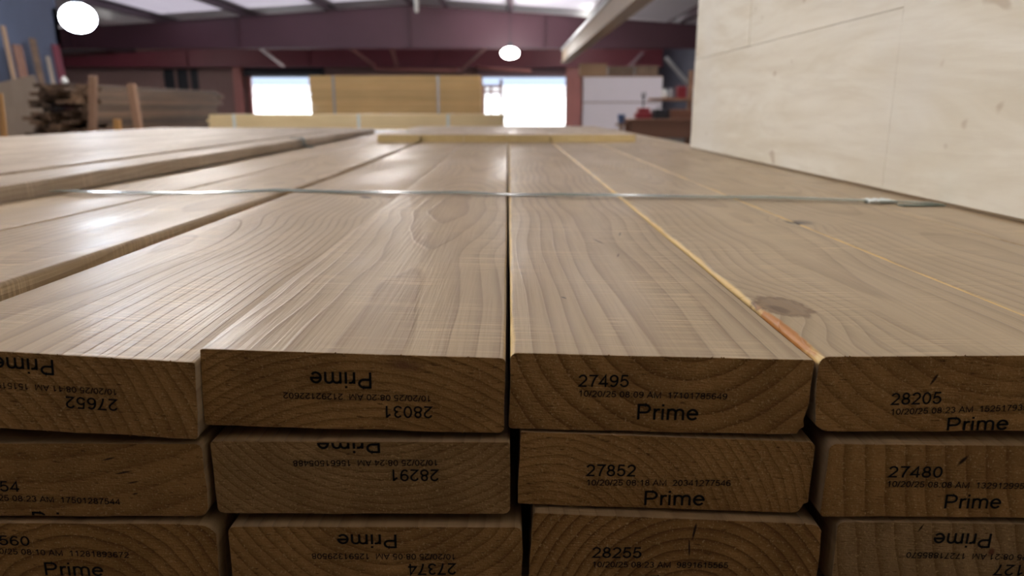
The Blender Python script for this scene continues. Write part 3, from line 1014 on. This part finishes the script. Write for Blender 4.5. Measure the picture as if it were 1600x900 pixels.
# bearers and the wrapped packs that carry it all
def wrapped_pack(name_label, x0, x1, y0, y1, z0, z1, along='Y'):
    root = tag(empty('wrapped_lumber_pack', ((x0 + x1) / 2, (y0 + y1) / 2, 0)), name_label, 'lumber pack')
    inv = Matrix.Translation(root.location).inverted()
    bm = bmesh.new()
    bm_box(bm, x0, x1, y0, y1, z0, z1, .012)
    o = obj('wrap', bm, M['wrap'], root)
    o.matrix_parent_inverse = inv
    for t in (.15, .5, .85):
        bm = bmesh.new()
        if along == 'Y':
            y = y0 + (y1 - y0) * t
            bm_box(bm, x0 + .02, x1 - .02, y - .045, y + .045, 0, z0)
        else:
            x = x0 + (x1 - x0) * t
            bm_box(bm, x - .045, x + .045, y0 + .02, y1 - .02, 0, z0)
        o = obj('bearer', bm, M['old_lumber'], root)
        o.matrix_parent_inverse = inv
    return root


zb = TOP - .1238 - H - .001
wrapped_pack('white wrapped lumber pack under the front stack', -.583, .565, .36, 3.9, .09, zb - .0455)
for y in (.62, 2.1, 3.6):
    bm = bmesh.new()
    bm_box(bm, -.58, .56, y - .045, y + .045, zb - .045, zb, .003)
    tag(obj('bearer', bm, M['old_lumber']), 'wooden bearer between the front stack and the wrapped pack below', 'bearer', 'bearers under the front stack')
wrapped_pack('white wrapped lumber pack under the raised left layer', -1.50, -.586, .33, 3.98, .09, TOP - .0005)

# --- raised layer of boards on the left pile
h5 = .0255
xs = -.5835
specs = [(.0885, 'narrow board on the raised left layer nearest the strap'), (W, 'second board of the raised left layer from its near edge'),
         (W, 'third board of the raised left layer from its near edge'), (W, 'fourth board of the raised left layer from its near edge'),
         (W, 'fifth board of the raised left layer from its near edge'), (W, 'sixth board of the raised left layer, next to its far edge'),
         (W, 'farthest left board of the raised left layer')]
for k, (w_, lb) in enumerate(specs):
    xs -= w_ + (.0035 if k == 1 else .0012)
    flat_board(60 + k, xs, .34 + .004 * ((k * 7) % 3), 0, lb,
               solid_wood('wood_layer_%s' % 'abcdefg'[k], (.03 * (-1) ** k, -.07 - .01 * k), .007 + .0006 * k, 60.0 + k * 1.7, contrast=.35,
                          wander=.05, grey=.5, light=(.53, .44, .335), rough=.46),
               'boards of the raised left layer', length=2.96, w=w_, h=h5 - (.003 if k == 0 else 0), z=TOP + h5 / 2 + .0005 - (.0015 if k == 0 else 0), splint=0)

# --- short layer lying on the far end of the stack
fy = at(790, 222, 1).copy()
FAR_Y = 2.46
x = -.428
for k in range(6):
    flat_board(80 + k, x, FAR_Y + .003 * ((k * 5) % 3), 0,
               ['leftmost board of the short layer across the far end of the stack', 'second board from left in the short far layer',
                'third board from left in the short far layer', 'fourth board from left in the short far layer',
                'fifth board from left in the short far layer', 'rightmost board of the short layer across the far end of the stack'][k],
               solid_wood('wood_far_%s' % 'abcdef'[k], (.02 * (-1) ** k, -.06), .007, 80.0 + k * 2.1, contrast=.35, wander=.04, grey=.3,
                          light=(.56, .45, .32), end_l=(.66, .52, .27), end_d=(.50, .36, .17)),
               'boards of the short far layer', h=.024, length=1.15, z=TOP + .0125, splint=0)
    x += W + .0012


# --- plastic strap across the stack with its crimp seal
def ribbon(pts, width, th, side=Vector((0, 1, 0))):
    bm = bmesh.new()
    rings = []
    for p_, tw in pts:
        sd = Vector((0, math.cos(tw), math.sin(tw)))
        up = Vector((0, -math.sin(tw), math.cos(tw)))
        p_ = Vector(p_)
        rings.append([bm.verts.new(p_ + sd * (sx * width / 2) + up * (sz * th / 2)) for sx, sz in ((-1, -1), (1, -1), (1, 1), (-1, 1))])
    for a_, b_ in zip(rings[:-1], rings[1:]):
        for k in range(4):
            bm.faces.new((a_[k], a_[(k + 1) % 4], b_[(k + 1) % 4], b_[k]))
    bm.faces.new(rings[0][::-1])
    bm.faces.new(rings[-1])
    return bm


ctrl = [(-.574, .935, .0085, 0), (-.50, .935, .0065, .05), (-.40, .955, .0035, .15), (-.31, .985, .004, .25), (-.20, .97, .003, .15), (-.14, .962, .0035, .1),
        (-.06, .955, .004, .2), (0, .945, .0025, .1), (.08, .935, .0035, .25), (.16, .925, .0035, .2), (.24, .915, .003, .15), (.32, .905, .0035, .2),
        (.40, .885, .003, .1), (.47, .865, .0025, 0), (.501, .85, .0025, 0)]
pts = []
for (a_, b_) in zip(ctrl[:-1], ctrl[1:]):
    for k in range(5):
        t = k / 5
        t2 = t * t * (3 - 2 * t)
        pts.append(((a_[0] + (b_[0] - a_[0]) * t, a_[1] + (b_[1] - a_[1]) * t, TOP + .0006 + a_[2] + (b_[2] - a_[2]) * t2), a_[3] + (b_[3] - a_[3]) * t2))
pts.append(((ctrl[-1][0], ctrl[-1][1], TOP + ctrl[-1][2]), ctrl[-1][3]))
st = obj('plastic_strap', ribbon([(p_, t_ * .4) for p_, t_ in pts], .013, .0011), M['strap'])
tag(st, 'clear greenish plastic strap stretched across the top of the front stack', 'strap')
bm = bmesh.new()
bm_box(bm, .425, .458, .868, .890, TOP + .0012, TOP + .0042, .0008)
for x in (.432, .441, .450):
    bm_box(bm, x - .0012, x + .0012, .867, .891, TOP + .0035, TOP + .0048)
sl = obj('seal', bm, M['seal'], st)
bm = bmesh.new()
bm_box(bm, .452, .500, .842, .857, TOP + .0008, TOP + .0019)
obj('strap_tail', bm, M['strap'], st)

# loose strap end hooked over the edge of the raised layer
bm = ribbon([((-.61, 2.12, TOP + h5 + .002), 0), ((-.60, 2.12, TOP + h5 + .002), 0), ((-.581, 2.12, TOP + h5 + .002), 0), ((-.577, 2.12, TOP + h5 - .004), 0),
             ((-.575, 2.12, TOP + .006), 0), ((-.55, 2.115, TOP + .003), 0)], .03, .0016)
tag(obj('strap_end', bm, plain('dark_green_strap', (.07, .11, .09), .35)), 'dark green strap end hooked over the edge of the raised left layer', 'strap')

# ------------------------------------------------------------------ upright plywood sheet on the right
px0 = .5055
pl = tag(empty('plywood_sheet', (px0, .85, TOP)), 'large pale plywood sheet standing upright along the right of the stack', 'plywood')
inv = Matrix.Translation(pl.location).inverted()
zt, zm = TOP + 1.22, EYE + .125
zbm = TOP + .004
for y0, y1, z0, z1, off in ((1.0019, 2.09, zbm, zm - .0006, 0), (1.6330, 2.09, zm + .0006, zt, .0006), (1.0019, 1.6285, zm + .0002, zt, .0002),
                            (-.35, 1.0015, zbm, zt, .0001)):
    bm = bmesh.new()
    bm_box(bm, px0 + off, px0 + .004, y0, y1, z0, z1, .0004)
    o = obj('face_veneer', bm, M['veneer'], pl)
    o.matrix_parent_inverse = inv
bm = bmesh.new()
bm_box(bm, px0 + .0041, px0 + .019, -.35, 2.09, TOP + .001, zt)
o = obj('core', bm, M['ply_core'], pl)
o.matrix_parent_inverse = inv
for y in (.40, 1.2, 2.02):
    bm = bmesh.new()
    bm_box(bm, px0 + .0195, px0 + .0575, y - .02, y + .02, TOP + .001, zt - .02, .002)
    o = obj('stud', bm, M['ply_core'], pl)
    o.matrix_parent_inverse = inv


# ------------------------------------------------------------------ pale packs lying crosswise ahead
def strapped_pack(label, pxl, pxr, pyt, Y, depth, rows, rh, mat, straps, end_jit):
    a_, b_ = at(pxl, pyt, Y), at(pxr, pyt, Y)
    zt_ = a_.z
    root = tag(empty('lumber_pack', ((a_.x + b_.x) / 2, Y + depth / 2, zt_ - rows * rh)), label, 'lumber pack')
    inv_ = Matrix.Translation(root.location).inverted()
    rnd = random.Random(int(pxl))
    for r in range(rows):
        bm = bmesh.new()
        j0, j1, jy = rnd.uniform(-1, 1) * end_jit, rnd.uniform(-1, 1) * end_jit, rnd.uniform(0, .006)
        n = max(2, int(depth / .14))
        for k in range(n):
            y0 = Y + k * depth / n + (jy if k == 0 else 0)
            bm_box(bm, a_.x + j0 + rnd.uniform(0, end_jit), b_.x + j1 - rnd.uniform(0, end_jit), y0, Y + (k + 1) * depth / n - .003,
                   zt_ - (r + 1) * rh + .0012, zt_ - r * rh, .003)
        o = obj('board_course', bm, mat, root)
        o.matrix_parent_inverse = inv_
    for px in straps:
        x = at(px, pyt, Y).x
        bm = bmesh.new()
        t = .004
        z0 = zt_ - rows * rh
        for q4 in ((Y - t, Y - .0005, z0, zt_ + t), (Y - t, Y + depth + t, zt_ + .0005, zt_ + t), (Y + depth + .0005, Y + depth + t, z0, zt_ + t)):
            bm_box(bm, x - .022, x + .022, q4[0], q4[1], q4[2], q4[3])
        o = obj('strap', bm, M['seal'] if rows < 12 else M['steel'], root)
        o.matrix_parent_inverse = inv_
    return zt_ - rows * rh, a_.x, b_.x


zz, xa, xb = strapped_pack('long pale yellow lumber pack lying low across the aisle', 324, 790, 179, 12.0, 1.1, 8, .038, M['pale_lumber'], (365, 560, 700), .03)
wrapped_pack('white wrapped pack beneath the long pale yellow lumber pack', xa, xb, 12.0, 13.1, .09, zz - .001, 'X')
zz, xa, xb = strapped_pack('tall golden lumber pack with two dark bands between the doorways', 482, 751, 118, 15.8, 1.1, 22, .0385, M['yellow_lumber'], (520, 684), .012)
wrapped_pack('white wrapped pack beneath the tall golden lumber pack', xa, xb, 15.8, 16.9, .09, zz - .001, 'X')

# ------------------------------------------------------------------ left: rack of old boards, posts, leaning pieces
rnd = random.Random(21)
x0r, x1r = at(42, 170, 10).x, at(148, 170, 10).x
ncol, nrow, bh = 7, 13, .052
bw = (x1r - x0r) / ncol
protos = []
for k in range(4):
    bm = bmesh.new()
    bm_box(bm, -bw / 2 + .004, bw / 2 - .004, 0, 4.3, 0, bh - .004, .004)
    o = obj('old_board', bm, M['old_lumber'])
    protos.append(o.data)
    bpy.data.objects.remove(o)
ztop = at(100, 130, 10).z
zrow0 = ztop - nrow * bh
for r in range(nrow):
    for c in range(ncol):
        if r == nrow - 1 and c in (0, 6):
            continue
        if r == nrow - 2 and c == 0:
            continue
        o = bpy.data.objects.new('old_board', protos[(r + c) % 4])
        C.objects.link(o)
        o.location = (x0r + bw * (c + .5), 10 + rnd.uniform(-.22, .35), zrow0 + r * bh)
        tag(o, 'weathered brown board in the dark pile at far left', 'board', 'weathered boards piled at far left')
bm = bmesh.new()
for y in (10.5, 12.2, 13.9):
    for xx in (x0r + .1, x1r - .1):
        bm_box(bm, xx - .04, xx + .04, y - .04, y + .04, 0, zrow0 - .09)
    bm_box(bm, x0r - .05, x1r + .05, y - .045, y + .045, zrow0 - .09, zrow0)
tag(obj('timber_rack', bm, M['old_lumber']), 'low timber rack carrying the dark pile of boards at left', 'rack')

for (pa, pb, Y, w_, mt, nm, lb) in (
        ((145, 212), (145, 118), 9.6, .085, 'post_wood', 'wooden_post', 'upright brown post before the dark board pile'),
        ((218, 208), (205, 131), 9.6, .09, 'post_wood', 'wooden_post', 'slanting brown post leaning right of the upright one'),
        ((185, 215), (183, 186), 9.4, .075, 'orange_wood', 'wooden_stake', 'short orange stake between the two brown posts')):
    a_, b_ = at(*pb, Y), at(*pa, Y)
    d = b_ - a_
    b_ = a_ + d * (a_.z / -d.z * 1.0) if d.z < 0 else b_
    bm = bmesh.new()
    bm_bar(bm, b_, a_, w_, w_ * .8, .006)
    tag(obj(nm, bm, M[mt]), lb, 'post')

# further low pile of long boards beyond, seen between pile and doorway
xq0, xq1 = at(215, 160, 19).x, at(322, 160, 19).x
rz_ = at(270, 148, 19).z
for r in range(9):
    for c in range(2):
        bm = bmesh.new()
        j = rnd.uniform(-.25, .25)
        bm_box(bm, xq0 + j, xq1 + j, 19 + .3 * c, 19.26 + .3 * c, rz_ - (r + 1) * .09, rz_ - r * .09 - .008, .006)
        tag(obj('long_timber', bm, M['old_lumber']), 'long brown timber stacked crosswise behind the slanting post', 'timber', 'long timbers stacked behind the posts')
bm = bmesh.new()
for xx in (xq0 + .5, xq1 - .35):
    bm_box(bm, xx - .06, xx + .06, 19, 19.56, 0, rz_ - 9 * .09)
tag(obj('timber_trestle', bm, M['old_lumber']), 'trestle under the long brown timbers', 'trestle')

# pieces leaning on the left wall
for (pt, pb_, Y, w_, mt, nm, lb, cat) in (
        ((26, 70), 210, 17.3, .30, 'bench_wood', 'leaning_board', 'reddish board leaning on the blue grey wall at far left', 'board'),
        ((50, 60), 210, 17.9, .22, 'old_lumber', 'leaning_board', 'tall dark board leaning on the blue grey wall beside the red one', 'board'),
        ((86, 70), 210, 18.8, .28, 'red_paint', 'leaning_board', 'dark red board leaning on the wall below the glaring lamp', 'board'),
        ((74, 88), 210, 18.5, .10, 'tan_sheet', 'leaning_strip', 'thin pale strip leaning on the wall below the glaring lamp', 'strip'),
        ((4, 40), 210, 17.0, .12, 'tan', 'leaning_board', 'slender tan board leaning at the very left edge', 'board')):
    t = at(*pt, Y)
    t.x = max(t.x, XP + .06)
    bm = bmesh.new()
    foot = Vector((t.x + .22, Y - .05, .02))
    bm_bar(bm, foot, t, w_, .04, .004, up=Vector((1, 0, 0)))
    tag(obj(nm, bm, M[mt]), lb, cat)
t = at(14, 128, 13.0)
bm = bmesh.new()
bm_bar(bm, (t.x + .45, 12.8, .02), (t.x - .1, 13.0, t.z), .95, .02, .002, up=Vector((.4, -.9, .1)))
tag(obj('wood_sheet', bm, M['tan_sheet']), 'tan wood sheet leaning at the far left behind the stack', 'sheet')
for k, (xt, xb_) in enumerate(((1, 9), (-6, 3))):
    a_, b_ = at(xt, 146, 8.6), at(xb_, 212, 8.6)
    d = b_ - a_
    b_ = a_ + d * (a_.z / -d.z)
    bm = bmesh.new()
    bm_bar(bm, b_, a_, .028, .028, .003)
    tag(obj('wooden_stick', bm, M['orange_wood']), ['thin light stick leaning at the left edge of the picture', 'thin light stick cut by the left edge of the picture'][k], 'stick')
# small round lamp or tag on top of the pile
bm = bmesh.new()
c_ = at(100, 121, 10.3)
bm_lathe(bm, [(0, 0), (.03, 0), (.045, .02), (.045, .06), (.02, .08), (.02, .10), (0, .10)], 16, (c_.x, 10.3, ztop))
tag(obj('small_canister', bm, M['plastic_white'], smooth=True), 'small white canister on top of the dark board pile', 'canister')

# ------------------------------------------------------------------ right: white partition, boxes, bench
pa, pb = at(912, 120, 14.0), at(1036, 120, 14.0)
root = tag(empty('white_partition', ((pa.x + pb.x) / 2, 14.0, 0)), 'white partition of two stacked panels right of the bright doorway', 'partition')
inv = Matrix.Translation(root.location).inverted()
zmid = at(960, 160, 14).z
for z0, z1, off in ((0, zmid - .008, 0), (zmid + .008, pa.z, .01)):
    bm = bmesh.new()
    bm_box(bm, pa.x, pb.x, 14.0 + off, 14.06, z0, z1, .004)
    o = obj('panel', bm, M['white'], root)
    o.matrix_parent_inverse = inv
bm = bmesh.new()
bm_box(bm, pa.x, pb.x, 14.065, 14.10, 0, pa.z - .03)
bm_box(bm, pa.x - .03, pb.x, 14.01, 14.30, pa.z + .001, pa.z + .02)
bm_box(bm, pa.x, pb.x, 14.27, 14.30, 0, pa.z)
o = obj('frame', bm, M['bench_wood'], root)
o.matrix_parent_inverse = inv
bm = bmesh.new()
xk = at(895, 150, 14).x
bm_box(bm, xk - .07, xk + .06, 14.1, 14.13, 0, pa.z, .003)
bm_box(bm, xk + .075, xk + .16, 14.12, 14.16, 0, pa.z, .003)
tag(obj('pink_door_jamb', bm, M['pink_paint']), 'faded pink jamb boards at the left edge of the white partition', 'jamb')
for k, (p0, p1, yt, lb) in enumerate(((906, 948, 101, 'tan wooden box on the left of the partition top'), (951, 990, 105, 'brown wooden box in the middle of the partition top'),
                                       (993, 1028, 104, 'brown wooden box on the right of the partition top'))):
    a_, b_ = at(p0, 118, 14.02), at(p1, 118, 14.02)
    zb_ = pa.z + .021
    zt_ = at(p0, yt, 14.02).z
    bm = bmesh.new()
    bm_box(bm, a_.x, b_.x, 14.03, 14.27, zb_, zt_, .005)
    r_ = obj('wooden_box', bm, M['tan'] if k == 0 else M['old_lumber'])
    tag(r_, lb, 'box', 'boxes on the partition')
    bm = bmesh.new()
    bm_box(bm, a_.x - .008, b_.x + .008, 14.022, 14.278, zt_ + .001, zt_ + .018, .003)
    obj('lid', bm, M['tan'] if k == 0 else M['old_lumber'], r_)

# bench with clutter
BY = 9.0
a_, b_ = at(982, 186, BY), at(1100, 186, BY)
zt_ = a_.z
bx1 = b_.x + .3
bn = tag(empty('workbench', ((a_.x + bx1) / 2, BY + .35, 0)), 'reddish wooden workbench before the white partition', 'workbench')
inv = Matrix.Translation(bn.location).inverted()
for nm, boxes in (('worktop', [(a_.x, bx1, BY, BY + .7, zt_ - .05, zt_)]), ('apron', [(a_.x + .04, bx1 - .04, BY + .04, BY + .07, zt_ - .22, zt_ - .051)]),
                  ('leg', [(a_.x + .05, a_.x + .14, BY + .08, BY + .17, 0, zt_ - .051)]), ('leg', [(bx1 - .14, bx1 - .05, BY + .08, BY + .17, 0, zt_ - .051)]),
                  ('leg', [(a_.x + .05, a_.x + .14, BY + .54, BY + .63, 0, zt_ - .051)]), ('leg', [(bx1 - .14, bx1 - .05, BY + .54, BY + .63, 0, zt_ - .051)])):
    bm = bmesh.new()
    for bx in boxes:
        bm_box(bm, *bx, .004)
    o = obj(nm, bm, M['bench_wood'], bn)
    o.matrix_parent_inverse = inv
# red machine with upright handle
m0, m1 = at(993, 180, 9.3), at(1018, 180, 9.3)
rm = tag(empty('red_machine', ((m0.x + m1.x) / 2, 9.35, zt_)), 'red bench machine with an upright dark handle on the workbench', 'machine')
w2 = (m1.x - m0.x) / 2
bm = bmesh.new()
bm_box(bm, -w2, w2, -.08, .08, .001, .075, .015)
bm_box(bm, -w2 * .7, w2 * .8, -.07, .07, .07, .13, .02)
obj('body', bm, M['red_plastic'], rm)
bm = bmesh.new()
bm_tube(bm, [(0, 0, .12), (.0, 0, .20), (.004, 0, .27)], .010, 8)
bm_tube(bm, [(-.012, 0, .25), (-.016, 0, .27), (-.014, 0, .31)], .008, 8)
bm_tube(bm, [(.010, 0, .25), (.018, 0, .28), (.016, 0, .315)], .008, 8)
obj('handle', bm, M['dark'], rm)
for (px, py, hw, hh, mt, nm, lb, cat) in (
        (1032, 178, .085, .11, 'dark', 'black_tool_case', 'black tool case beside the red machine on the workbench', 'case'),
        (1064, 180, .14, .11, 'bench_wood', 'wooden_crate', 'brown crate at the right end of the workbench', 'crate')):
    c_ = at(px, py, 9.3)
    bm = bmesh.new()
    bm_box(bm, c_.x - hw, c_.x + hw, 9.22, 9.45, zt_ + .001, zt_ + hh, .008)
    o = tag(obj(nm, bm, M[mt]), lb, cat)
    bm = bmesh.new()
    bm_tube(bm, [(c_.x - hw * .4, 9.33, zt_ + hh - .002), (c_.x - hw * .35, 9.33, zt_ + hh + .03), (c_.x + hw * .35, 9.33, zt_ + hh + .03), (c_.x + hw * .4, 9.33, zt_ + hh - .002)], .006, 8)
    obj('handle', bm, M['dark'], o)
# blue pail on a low stand at the bench's left end
c_ = at(971, 188, 9.2)
bm = bmesh.new()
bm_lathe(bm, [(0, 0), (.036, 0), (.046, .10), (.050, .104), (.046, .108), (.040, .104), (.032, .01), (0, .01)], 20, (c_.x + .0, 9.2, zt_ - .055))
tag(obj('blue_pail', bm, M['blue_plastic'], smooth=True), 'small blue pail at the left end of the workbench', 'pail')
bm = bmesh.new()
bm_box(bm, c_.x - .06, c_.x + .055, 9.12, 9.28, zt_ - .08, zt_ - .056, .003)
bm_box(bm, c_.x - .02, c_.x + .02, 9.18, 9.22, .02, zt_ - .08)
bm_box(bm, c_.x - .11, c_.x + .06, 9.10, 9.30, 0, .02, .003)
tag(obj('pail_stand', bm, M['post_wood']), 'narrow wooden stand under the small blue pail', 'stand')

# shelf unit behind bench with jars and red can
SY = 9.5
s0, s1 = at(1018, 153, SY), at(1100, 153, SY)
su = tag(empty('wall_shelf', ((s0.x + s1.x) / 2, SY + .15, 0)), 'narrow wooden shelf unit above the right of the workbench', 'shelf')
inv = Matrix.Translation(su.location).inverted()
bm = bmesh.new()
bm_box(bm, s0.x, s1.x + .5, SY, SY + .25, s0.z - .035, s0.z, .003)
o = obj('shelf_board', bm, M['post_wood'], su)
o.matrix_parent_inverse = inv
for xx in (at(1083, 150, SY).x, s1.x + .42):
    bm = bmesh.new()
    bm_box(bm, xx, xx + .05, SY + .26, SY + .31, 0, at(1083, 108, SY).z, .003)
    o = obj('upright', bm, M['post_wood'], su)
    o.matrix_parent_inverse = inv
jar_lb = ['white jar at the left of the shelf', 'grey jar second from left on the shelf']
for k, px in enumerate((1037, 1048)):
    c_ = at(px, 150, SY + .1)
    bm = bmesh.new()
    bm_lathe(bm, [(0, 0), (.036, 0), (.038, .01), (.038, .08), (.028, .095), (.028, .105), (0, .105)], 18, (c_.x, SY + .1, s0.z + .001))
    o = tag(obj('jar', bm, M['plastic_white'] if k == 0 else M['steel'], smooth=True), jar_lb[k], 'jar', 'jars on the shelf')
    bm = bmesh.new()
    bm_lathe(bm, [(0, .106), (.032, .106), (.032, .122), (0, .122)], 18, (c_.x, SY + .1, s0.z + .001))
    obj('lid', bm, M['steel'], o)
c_ = at(1064, 150, SY + .1)
bm = bmesh.new()
bm_box(bm, c_.x - .055, c_.x + .055, SY + .05, SY + .17, s0.z + .001, s0.z + .14, .012)
o = tag(obj('fuel_can', bm, M['red_plastic']), 'red fuel can on the shelf right of the jars', 'can')
bm = bmesh.new()
bm_tube(bm, [(c_.x - .03, SY + .11, s0.z + .138), (c_.x - .03, SY + .11, s0.z + .165), (c_.x + .03, SY + .11, s0.z + .165), (c_.x + .03, SY + .11, s0.z + .138)], .008, 8)
obj('handle', bm, M['dark'], o)

# dark hanging things behind the partition: a net of pipes under the rafter
for k, (p0, p1, Y, lb) in enumerate((((985, 103), (1005, 82), 20, 'slanting dark pole above the partition boxes'), ((1040, 90), (1070, 125), 16, 'slanting grey pole near the plywood edge'))):
    a_, b_ = at(*p0, Y), at(*p1, Y)
    bm = bmesh.new()
    d = (b_ - a_).normalized()
    if b_.z > a_.z:
        a_, b_ = b_, a_
        d = -d
    foot = b_ + d * (b_.z / -d.z) if abs(d.z) > .3 else b_
    bm_tube(bm, [a_, foot], .045, 10)
    tag(obj('leaning_pole', bm, M['steel'] if k else M['flange']), lb, 'pole')

# ------------------------------------------------------------------ overhead: cream trough, hanging rod, braces, pipes
Ye = 24.0
e0, e1 = at(879, 79, Ye), at(899, 98, Ye)
root = tag(empty('overhead_trough', (e0.x, Ye, e0.z)), 'long cream overhead trough running under the roof towards the plywood', 'trough')
inv = Matrix.Translation(root.location).inverted()
tw, th_ = .17, e0.z - e1.z
bm = bmesh.new()
bm_box(bm, e0.x, e0.x + tw, 3.0, Ye, e1.z + .05, e0.z, .01)
o = obj('body', bm, M['cream'], root)
o.matrix_parent_inverse = inv
bm = bmesh.new()
bm_box(bm, e0.x - .04, e0.x + tw + .04, 3.0, Ye + .01, e1.z, e1.z + .049, .008)
o = obj('lower_flange', bm, M['cream'], root)
o.matrix_parent_inverse = inv
bm = bmesh.new()
bm_tube(bm, [(e0.x - .02, 3.0, e0.z + .03), (e0.x - .02, Ye, e0.z + .03)], .035, 10)
o = obj('conduit', bm, M['steel'], root)
o.matrix_parent_inverse = inv
for y in (4, 9):
    bm = bmesh.new()
    bm_tube(bm, [(e0.x + tw / 2, y, e0.z), (e0.x + tw / 2, y, roof_z(e0.x))], .012, 8)
    o = obj('hanger', bm, M['steel'], root)
    o.matrix_parent_inverse = inv

a_ = at(651, 20, 13)
bm = bmesh.new()
bm_lathe(bm, [(0, 0), (.025, .006), (.036, .03), (.038, .5), (.036, .6), (.02, .62), (.012, .64), (.012, roof_z(a_.x) - a_.z), (0, roof_z(a_.x) - a_.z)], 16, a_)
tag(obj('hanging_rod', bm, M['plastic_white'], smooth=True), 'short white rod hanging from the roof at top centre', 'rod')

for p0, p1, Y, w_, lb in (((405, 74), (443, 103), 27.5, .14, 'pinkish brace leftmost under the maroon beam'),
                          ((540, 70), (585, 103), 27.5, .13, 'long slanting pinkish brace left of the centre brace'),
                          ((612, 76), (620, 103), 27.5, .14, 'short near-upright pinkish brace at centre under the beam'),
                          ((756, 77), (718, 112), 27.5, .12, 'pinkish brace slanting down left beside the oval lamp')):
    a_, b_ = at(*p0, Y), at(*p1, Y + 6.5)
    bm = bmesh.new()
    bm_bar(bm, a_, b_, w_, .05, .004)
    tag(obj('beam_brace', bm, M['pink_paint']), lb, 'brace')
for p0, p1, lb in (((585, 108), (712, 110), 'pink pipe running above the tall golden pack'), ((746, 106), (828, 111), 'pink pipe above the right doorway')):
    a_, b_ = at(*p0, 33.0), at(*p1, 33.0)
    bm = bmesh.new()
    bm_tube(bm, [a_ + Vector((0, 1.95, .10)), a_ + Vector((0, .2, .05)), a_, b_, b_ + Vector((0, .2, .05)), b_ + Vector((0, 1.95, .10))], .07, 10)
    tag(obj('overhead_pipe', bm, M['pink_paint'], smooth=True), lb, 'pipe')
